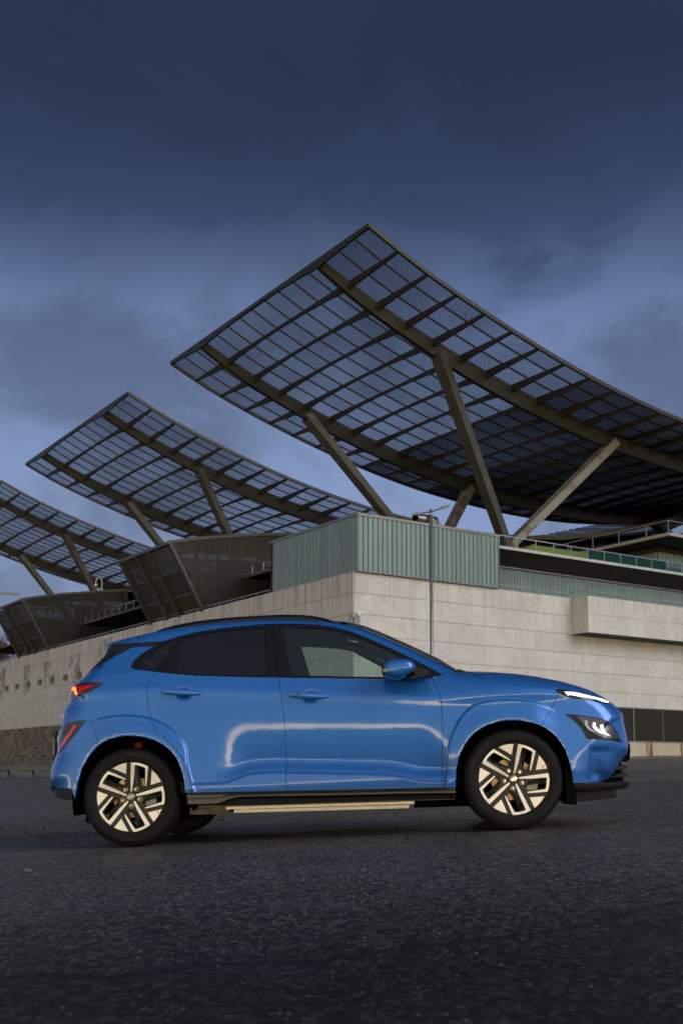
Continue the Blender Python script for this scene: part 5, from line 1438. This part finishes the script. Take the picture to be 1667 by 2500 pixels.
# underbody, wheel-house liners and inner blockers
b = MB(); b.box(-.40, 3.05, .46, 1.34, .19, .34); b.box(.42, 2.16, .14, 1.66, .235, .33); part('underbody', b, 'liner', CAR)
b = MB()
for s in (0, 1):
    def bb_(x0, x1, y0, y1, z0, z1):
        if s: y0, y1 = YW - y1, YW - y0
        b.box(x0, x1, y0, y1, z0, z1)
    bb_(.46, 2.10, .095, .13, .33, 1.03); bb_(-.30, .46, .28, .32, .78, 1.15); bb_(2.12, 2.95, .16, .20, .80, .93); bb_(-.50, -.38, .30, .34, .40, .8); bb_(2.99, 3.12, .2, .24, .3, .74)
part('inner_structure', b, 'liner', CAR)
b = MB(); b.box(2.15, 3.1, .25, 1.55, .35, .9); part('engine_bay', b, 'liner', CAR)
b = MB(); b.box(-.42, .35, .35, 1.45, .35, .92); part('boot_floor', b, 'liner', CAR)
for cxw in (0.0, 2.6):
    for s in (0, 1):
        b = MB(); n = 26; vs = []
        for k in range(n + 1):
            a = math.pi * (1.12 * k / n - .06); r_ = .425
            cx_ = cxw + (.0 if cxw else .008)
            for y in (.055, .46): vs.append((cx_ + r_ * math.cos(a) * .985, y if s == 0 else YW - y, .334 - .03 + r_ * math.sin(a) * 1.01))
        b.add(vs, [(2 * k, 2 * k + 1, 2 * k + 3, 2 * k + 2) for k in range(n)])
        yb_ = .455 if s == 0 else YW - .455
        b.add([(cxw - .44, yb_, .16), (cxw + .44, yb_, .16), (cxw + .44, yb_, .78), (cxw - .44, yb_, .78)], [(0, 1, 2, 3)])
        part('wheel_arch_liner', b, 'liner', CAR, smooth=False)
# suspension glimpse at the rear
b = MB(); b.tube([(0.02, .36, .34), (0.05, .40, .70)], .035, 10); part('spring_strut', b, 'dark_metal', CAR)
b = MB(); b.tube([(0.0, .30, .675), (0.0, .30, .715)], .032, 10); part('bump_stop', b, 'orange_glow' if False else 'red_dot', CAR)

# interior
def seat(x, y, name='seat', h=.62):
    t_ = bpy.data.objects.new(name, None); col.objects.link(t_); t_.parent = CAR; t_.location = (x, y, .50)
    part('cushion', rounded_slab([(0, 0), (.50, .02), (.53, .10), (.50, .15), (0, .14)], -.25, .25, .06), 'seat_cloth', t_, smooth=False)
    part('backrest', rounded_slab([(-.02, .08), (.12, .12), (.02, .45), (-.06, h), (-.17, h), (-.14, .4)], -.24, .24, .07), 'seat_cloth', t_)
    part('headrest', rounded_slab([(-.20, h + .02), (-.10, h + .03), (-.11, h + .18), (-.19, h + .18)], -.13, .13, .05), 'seat_cloth', t_)
for y in (.50, 1.30): seat(1.12, y); seat(.42, y, 'rear_seat', .55)
b = MB(); b.prism([(1.86, .60), (1.84, .88), (1.93, 1.00), (2.30, 1.04), (2.32, .60)], .16, YW - .16); auto_smooth(part('dashboard', b, 'interior', CAR))
b = MB(); prr = [(.185 * math.cos(a), .185 * math.sin(a)) for a in np.linspace(0, 2 * math.pi, 25)]
b.tube([(1.74 - .10 * q / .185, .48 + p, .93 + .15 * q / .185) for p, q in prr], .014, 8, cap=False); b.bar((1.90, .48, .88), (1.75, .48, .93), .05, .05); part('steering_wheel', b, 'gloss_black', CAR)
b = MB(); b.box(-.1, 1.75, .12, 1.68, .34, .42); part('cabin_floor', b, 'interior', CAR)
# headliner follows the roof, door cards below the far windows
L_ = densify([(x, z - .045) for x, z in SIL_ROOF if .05 < x < 1.50], .06, False)
b = MB(); vs = []
for x, z in L_: vs += [(x, .36, z - .035), (x, .52, z), (x, YW - .52, z), (x, YW - .36, z - .035)]
b.add(vs, [(4 * i + k, 4 * i + k + 1, 4 * i + 5 + k, 4 * i + 4 + k) for i in range(len(L_) - 1) for k in range(3)]); part('headliner', b, 'headliner', CAR, smooth=True)
for s in (0, 1):
    yv = lambda v: v if s == 0 else YW - v
    b = MB(); b.prism([(.3, 1.06), (1.9, 1.02), (2.0, .95), (2.0, .45), (.45, .45)], min(yv(.14), yv(.20)), max(yv(.14), yv(.20))); part('door_card', b, 'interior', CAR)
    # inner pillar
    b = MB(); b.bar((1.03, yv(.16), 1.05), (.99, yv(.33), 1.46), .10, .03, up=(0, 1, 0)); b.bar((2.06, yv(.17), 1.09), (1.50, yv(.36), 1.42), .05, .04); part('inner_pillar', b, 'interior', CAR)
b = MB(); b.bar((1.62, .9, 1.39), (1.66, .9, 1.34), .22, .05, up=(0, 0, 1)); part('rear_view_mirror', b, 'gloss_black', CAR)

# door handles
for hx, hz, nm in ((.378, 1.024, 0), (1.248, .957, 1)):
    P_ = _ln('-.138,.030 -.122,.037 -.04,.034 .05,.021 .12,.007 .136,-.006 .127,-.020 .05,-.020 -.05,-.013 -.11,-.004 -.134,.010')
    for s in (0, 1):
        yb_ = float(body_y([(hx, hz)], True, False)[0])
        bb = rounded_slab([(x, z) for x, z in P_], -.034, -.008, .012, 4)
        vs = bb.v; n = len(vs)
        bb.v = [(hx + x, (yb_ + y + .0) if s == 0 else YW - (yb_ + y), hz + z + (-.006 if False else 0)) for x, y, z in vs]
        o = part('door_handle', bb, BP, CAR, smooth=True)
        bb = MB(); m_ = 1 if s == 0 else -1
        for dx_ in (-.10, .10): bb.box(hx + dx_ - .02, hx + dx_ + .02, min(yb_ - .01, yb_ + .02) if s == 0 else YW - yb_ - .02, max(yb_ - .01, yb_ + .02) if s == 0 else YW - yb_ + .01, hz - .008 + (.012 if dx_ < 0 else -.012), hz + .008 + (.012 if dx_ < 0 else -.012))
        part('mount', bb, BP, o)
        if nm == 1 and s == 0:
            bb = MB(); bb.box(hx - .070, hx - .055, yb_ - .0365, yb_ - .030, hz + .008, hz + .024); part('key_sensor', bb, 'gloss_black', o)
# door mirrors: inflated housings
MIR = _ln('1.768,1.104 1.781,1.139 1.807,1.160 1.855,1.166 1.924,1.161 1.959,1.153 1.977,1.137 1.989,1.114 1.991,1.092 1.965,1.060 1.917,1.040 1.869,1.028 1.817,1.034 1.783,1.049 1.768,1.069')
for s in (0, 1):
    mt = bpy.data.objects.new('door_mirror', None); col.objects.link(mt); mt.parent = CAR
    yv = lambda v: v if s == 0 else YW - v
    pl = chaikin(MIR, 2, True); c = np.array(pl).mean(0); lay = []
    for y, sc_ in ((-.205, .0), (-.204, .25), (-.201, .55), (-.193, .76), (-.176, .90), (-.150, .98), (-.11, 1.03), (-.07, 1.04), (-.03, 1.0), (.01, .88), (.03, .72)):
        lay.append([(c[0] + (x - c[0]) * (sc_ + (0.0 if x > c[0] else .0)) + (.012 * (1 - sc_)), yv(y), c[1] + (z - c[1]) * sc_) for x, z in pl])
    b = MB(); n = len(pl); b.add([p for l in lay for p in l], [(i * n + k, i * n + (k + 1) % n, (i + 1) * n + (k + 1) % n, (i + 1) * n + k) for i in range(len(lay) - 1) for k in range(n)] + [tuple(range((len(lay) - 1) * n, len(lay) * n))])
    part('housing', b, BP, mt, smooth=True)
    b = MB(); b.prism([(1.874, 1.086), (1.886, 1.108), (1.94, 1.104), (2.02, 1.094), (2.075, 1.075), (2.08, 1.05), (1.99, 1.030), (1.93, 1.028), (1.99, 1.052), (1.975, 1.064), (1.93, 1.072)], min(yv(-.17), yv(.05)), max(yv(-.17), yv(.05)))
    q = [(x, (y if s == 0 else y), z) for x, y, z in b.v]
    part('arm', b, 'black_plastic', mt)
    b = MB(); b.prism([(1.764, 1.105), (1.776, 1.14), (1.790, 1.13), (1.785, 1.06), (1.776, 1.052), (1.764, 1.07)], min(yv(-.165), yv(.0)), max(yv(-.165), yv(.0))); part('mirror_rim', b, 'black_plastic', mt)
    b = MB(); b.bar((1.776, yv(-.188), 1.088), (1.815, yv(-.202), 1.086), .016, .020); part('turn_signal', b, 'dark_red_lens' if False else 'smoke_lens', mt)
# roof rails
RT = _ln('0.109,1.500 0.161,1.522 0.277,1.549 0.438,1.569 0.668,1.581 0.88,1.582 1.05,1.580 1.187,1.570 1.277,1.557 1.356,1.536 1.43,1.507')
RB = _ln('0.132,1.500 0.276,1.532 0.438,1.554 0.667,1.566 0.88,1.567 1.05,1.564 1.187,1.553 1.276,1.537 1.366,1.512 1.42,1.503')
for s in (0, 1):
    b = MB(); xs_ = np.linspace(.11, 1.43, 50); vs = []
    for x in xs_:
        zt = np.interp(x, [p[0] for p in RT], [p[1] for p in RT]); zb = np.interp(x, [p[0] for p in RB], [p[1] for p in RB]); zb = min(zb, zt - .003)
        y0 = .36
        for y, z in ((y0 + .004, zb), (y0, (zt + zb) / 2), (y0 + .006, zt), (y0 + .026, zt), (y0 + .03, zb)): vs.append((x, y if s == 0 else YW - y, z))
    n = 5; b.add(vs, [(i * n + k, i * n + (k + 1) % n, (i + 1) * n + (k + 1) % n, (i + 1) * n + k) for i in range(len(xs_) - 1) for k in range(n)])
    auto_smooth(part('roof_rail', b, 'satin_black', CAR), 50)
    b = MB(); vs = []
    for x in xs_[3:-4]:
        zb = np.interp(x, [p[0] for p in RB], [p[1] for p in RB]); zr = np.interp(x, [p[0] for p in SIL_ROOF], [p[1] for p in SIL_ROOF])
        for z in (zb - .003, zr - .02): vs.append((x, .372 if s == 0 else YW - .372, z))
    n = len(xs_[3:-4]); b.add(vs, [(2 * i, 2 * i + 1, 2 * i + 3, 2 * i + 2) for i in range(n - 1)]); part('rail_skirt', b, 'black_plastic', CAR)
# small badge at the tail
b = MB(); b.box(-.541, -.534, .28, .32, .918, .934); part('badge', b, 'chrome', CAR)

# ------------------------------------------------------------------ wheels
R1 = .240
HOOK = _ln('-.020,.150 .034,.975 .16,.968 .274,.948 .41,.904 .533,.838 .510,.66 .478,.42 .456,.290 .420,.292 .436,.55 .450,.765 .446,.795 .428,.815 .30,.866 .19,.896 .160,.897 .140,.880 .125,.74 .085,.42 .030,.150')
WEDGE = _ln('-.497,.830 -.40,.882 -.30,.922 -.20,.950 -.095,.970 -.118,.655')
POCK = _ln('.150,.800 .165,.860 .20,.872 .30,.845 .405,.800 .425,.780 .418,.60 .395,.33 .345,.262 .270,.262 .205,.330 .165,.43')
HOLE = _ln('.265,.60 .30,.815 .40,.775 .418,.62 .395,.34 .345,.275 .285,.275 .245,.34')
def rot2(L, a): c_, s_ = math.cos(a), math.sin(a); return [(x * c_ - z * s_, x * s_ + z * c_) for x, z in L]
def scl(L, k): return [(x * k, z * k) for x, z in L]
def bevel_prism(poly, y_top, y_bot, bev):
    pl = poly if area(poly) > 0 else poly[::-1]; q = inset(pl, bev); n = len(pl); b = MB()
    b.add([(x, y_top, z) for x, z in q] + [(x, y_top + bev, z) for x, z in pl] + [(x, y_bot, z) for x, z in pl],
          [tuple(range(n))] + [(i, (i + 1) % n, n + (i + 1) % n, n + i) for i in range(n)] + [(n + i, n + (i + 1) % n, 2 * n + (i + 1) % n, 2 * n + i) for i in range(n)])
    return b
WM = {}
def wheel_meshes():
    b = MB(); tp = [(.232, .030), (.238, .014), (.246, .008), (.252, .004), (.262, .003), (.285, -.003), (.300, -.001), (.312, .005), (.322, .014), (.3285, .026), (.3325, .040), (.334, .058)]
    for g in (.072, .108, .143, .178): tp += [(.334, g - .006), (.3265, g - .004), (.3265, g + .004), (.334, g + .006)]
    tp += [(.334, .200), (.330, .212), (.315, .224), (.28, .23), (.24, .215)]
    b.revolve(tp, 96); WM['tyre'] = b.mesh('tyre', 'rubber', smooth=True)
    # tread blocks along the outer shoulder
    b = MB()
    for k in range(84):
        a = 2 * math.pi * k / 84
        for (r0, y0, r1, y1) in ((.3235, .013, .3335, .036), (.3345, .182, .3345, .202)):
            ca, sa = math.cos(a), math.sin(a)
            b.bar((r0 * ca, y0, r0 * sa), (r1 * ca, y1, r1 * sa), .0125, .005, up=(ca, -.5, sa))
    WM['tread'] = b.mesh('tread_blocks', 'rubber')
    b = MB(); b.revolve([(.2405, .012), (.236, .009), (.232, .016), (.228, .03), (.224, .07), (.215, .16), (.238, .20)], 72); WM['barrel'] = b.mesh('rim_barrel', 'rim_black', smooth=True)
    # black face with five pierced pockets
    loops = [[(math.cos(a) * R1 * .972, math.sin(a) * R1 * .972) for a in np.linspace(0, 2 * math.pi, 97)[:-1]]]
    for k in range(5): loops.append(densify(scl(rot2(HOLE, -2 * math.pi * k / 5), R1), .008))
    pts = []; ed = []
    for lp in loops:
        o = len(pts); pts += lp; ed += [(o + i, o + (i + 1) % len(lp)) for i in range(len(lp))]
    gx, gy = np.meshgrid(np.arange(-.24, .24, .012), np.arange(-.24, .24, .012)); G = np.stack([gx.ravel(), gy.ravel()], 1)
    m = inpoly(G, loops[0])
    for lp in loops[1:]: m &= ~inpoly(G, lp)
    G = G[m]
    for lp in loops: dd, _, _ = seg_dist(G, lp, True); G = G[dd > .004]
    r = delaunay_2d_cdt([Vector(p) for p in pts] + [Vector((float(a), float(c))) for a, c in G], ed, [], 1, 1e-6)
    V = np.array([(p.x, p.y) for p in r[0]]); F = [tuple(f) for f in r[2]]
    C = np.array([V[list(f)].mean(0) for f in F]); kp = np.ones(len(F), bool)
    for lp in loops[1:]: kp &= ~inpoly(C, lp)
    F = [f for f, k_ in zip(F, kp) if k_]
    PK = [scl(rot2(POCK, -2 * math.pi * k / 5), R1) for k in range(5)]
    Y = dish(V)
    for pk in PK:
        dd, _, _ = seg_dist(V, pk, True); Y = Y + np.where(inpoly(V, pk), np.clip(dd / .022, 0, 1) * .022, 0)
    b = MB(); b.add([(V[i][0], Y[i], V[i][1]) for i in range(len(V))], F)
    for lp in loops:
        P = np.array(lp); yy = dish(P) + .010; n = len(lp)
        b.add([(p[0], yy[i] - .012, p[1]) for i, p in enumerate(lp)] + [(p[0], yy[i] + .055, p[1]) for i, p in enumerate(lp)], [(i, (i + 1) % n, n + (i + 1) % n, n + i) for i in range(n)])
    WM['face'] = b.mesh('rim_face', 'rim_black')
    b = MB(); b.revolve([(0.0, -.001), (.022, .000), (.0275, .003), (.029, .012)], 32, c=(0, .009, 0)); WM['cap'] = b.mesh('hub_cap', 'galvanised', smooth=True)
    b = MB()     # slanted letter in an oval
    n = 28
    ov = [(.0215 * math.cos(a), .0125 * math.sin(a)) for a in np.linspace(0, 2 * math.pi, n + 1)[:-1]]; iv = [(x * .87, z * .80) for x, z in ov]
    sk = lambda x, z: (x + z * .25, .0065, z + x * .22)
    b.add([sk(x, z) for x, z in ov] + [sk(x, z) for x, z in iv], [(i, (i + 1) % n, n + (i + 1) % n, n + i) for i in range(n)])
    for x in (-.0065, .0065): b.bar(sk(x - .0035, -.0095), sk(x + .0035, .0095), .0045, .002, up=(0, 1, 0))
    b.bar(sk(-.0075, -.0015), sk(.0075, .0015), .0035, .002, up=(0, 1, 0)); WM['emblem'] = b.mesh('emblem', 'chrome', fix=False)
    b = MB(); b.revolve([(.0, -.012), (.006, -.012), (.0095, -.006), (.0105, .01)], 6, c=(0, 0, 0)); WM['nut'] = b.mesh('wheel_nut', 'chrome')
    b = MB(); b.revolve([(.011, .004), (.016, -.002), (.0175, .006)], 20); WM['seatring'] = b.mesh('nut_seat', 'brake_metal', smooth=True)
    b = MB(); b.revolve([(.06, .0), (.142, .0), (.142, .022), (.06, .022)], 48, c=(0, .085, 0)); b.revolve([(0, -.018), (.075, -.018), (.078, .0)], 32, c=(0, .085, 0)); WM['disc'] = b.mesh('brake_disc', 'brake_metal')
    b = MB(); b.prism([(.085, -.07), (.155, -.09), (.175, 0), (.155, .09), (.085, .07), (.10, 0)], .062, .13); WM['caliper'] = b.mesh('brake_caliper', 'galvanised')
    for nm, poly in (('spoke_frame', HOOK), ('rim_wedge', WEDGE)):
        pl = scl(poly, R1); bb = bevel_prism(pl, 0, .010, .0008)
        vs = np.array(bb.v); yv = dish(vs[:, [0, 2]]); bb.v = [(a, c + float(y) - .006, d_) for (a, c, d_), y in zip(bb.v, yv)]
        WM[nm] = bb.mesh(nm, 'rim_silver')
    b = MB()
    for k, (x0, x1) in enumerate(((.175, .150), (.215, .185), (.255, .215))):
        b.bar((x0 * R1, 0.0, .70 * R1), (x1 * R1, 0.0, .36 * R1), .0035, .006, up=(0, 1, 0))
    vs = np.array(b.v); yv = dish(vs[:, [0, 2]]); b.v = [(a, c + float(y) + .009, d_) for (a, c, d_), y in zip(b.v, yv)]
    WM['ribs'] = b.mesh('pocket_rib', 'rim_black')
    b = MB(); b.revolve([(0, 0), (.0055, 0)], 12); WM['dot'] = b.mesh('paint_dot', 'red_dot')
def dish(P):
    r = np.hypot(np.asarray(P)[:, 0], np.asarray(P)[:, 1]) / R1
    return .030 - .016 * np.clip((r - .15) / .8, 0, 1) ** .8
wheel_meshes()
# raised sidewall lettering
def letters(word, r, ang0, size):
    b = MB(); dg = bpy.context.evaluated_depsgraph_get(); a = ang0
    for ch in word:
        cu = bpy.data.curves.new('letter', 'FONT'); cu.body = ch; cu.size = size; cu.extrude = 0; cu.resolution_u = 2; cu.align_x = 'CENTER'; cu.shear = .25
        ob = bpy.data.objects.new('letter', cu); col.objects.link(ob); bpy.context.view_layer.update()
        me = bpy.data.meshes.new_from_object(ob.evaluated_get(bpy.context.evaluated_depsgraph_get()))
        vs = []
        for v in me.vertices:
            x, y = v.co.x, v.co.y; rr = r + y - size * .35; th = a - x / r
            vs.append((rr * math.cos(th), -.0040, rr * math.sin(th)))
        b.add(vs, [tuple(p.vertices) for p in me.polygons])
        bpy.data.objects.remove(ob); bpy.data.meshes.remove(me); bpy.data.curves.remove(cu)
        a -= size * (.50 if ch == 'I' else .86) / r
    return b
lb = letters('MICHELIN', .2885, math.radians(96), .030)
bb2 = letters('PRIMACY', .2885, math.radians(-80), .022); lb.add(bb2.v, bb2.f)
WM['letters'] = lb.mesh('sidewall_lettering', 'rubber_print', fix=False)
def wheel(x, y, mirror, spin, steer=0.0, near=True, lspin=0.0, dot=None):
    t_ = bpy.data.objects.new('wheel', None); col.objects.link(t_); t_.parent = CAR; t_.location = (x, y, .334)
    t_.rotation_euler = (0, 0, (math.pi if mirror else 0) + steer)
    link('tyre', WM['tyre'], t_); link('tread_blocks', WM['tread'], t_)['kind'] = 'stuff'; link('rim_barrel', WM['barrel'], t_)
    for nm in ('face', 'cap'): link({'face': 'rim_face', 'cap': 'hub_cap'}[nm], WM[nm], t_, rot=(0, -spin, 0))
    link('emblem', WM['emblem'], t_, rot=(0, -spin, 0)); link('brake_disc', WM['disc'], t_); link('brake_caliper', WM['caliper'], t_)
    link('sidewall_lettering', WM['letters'], t_, rot=(0, -lspin, 0))
    for k in range(5):
        a = 2 * math.pi * k / 5
        for nm in ('spoke_frame', 'rim_wedge', 'ribs'): link({'ribs': 'pocket_rib'}.get(nm, nm), WM[nm], t_, rot=(0, a - spin, 0))
        th = math.radians(90 - 35) - a + spin
        link('wheel_nut', WM['nut'], t_, (.062 * math.cos(th), .020, .062 * math.sin(th))); link('nut_seat', WM['seatring'], t_, (.062 * math.cos(th), .023, .062 * math.sin(th)))
    if dot is not None:
        link('paint_dot', WM['dot'], t_, (.215 * math.cos(dot), .0085, .215 * math.sin(dot))); link('paint_dot', WM['dot'], t_, (.249 * math.cos(dot), .0015, .249 * math.sin(dot)))
wheel(0, .032, False, 0.0, 0, lspin=math.radians(-2), dot=math.radians(-30))
wheel(2.6, .032, False, math.radians(-9), math.radians(3.0), lspin=math.radians(62), dot=math.radians(20))
wheel(0, YW - .032, True, 0.4); wheel(2.6, YW - .032, True, 1.1, math.radians(3.0))
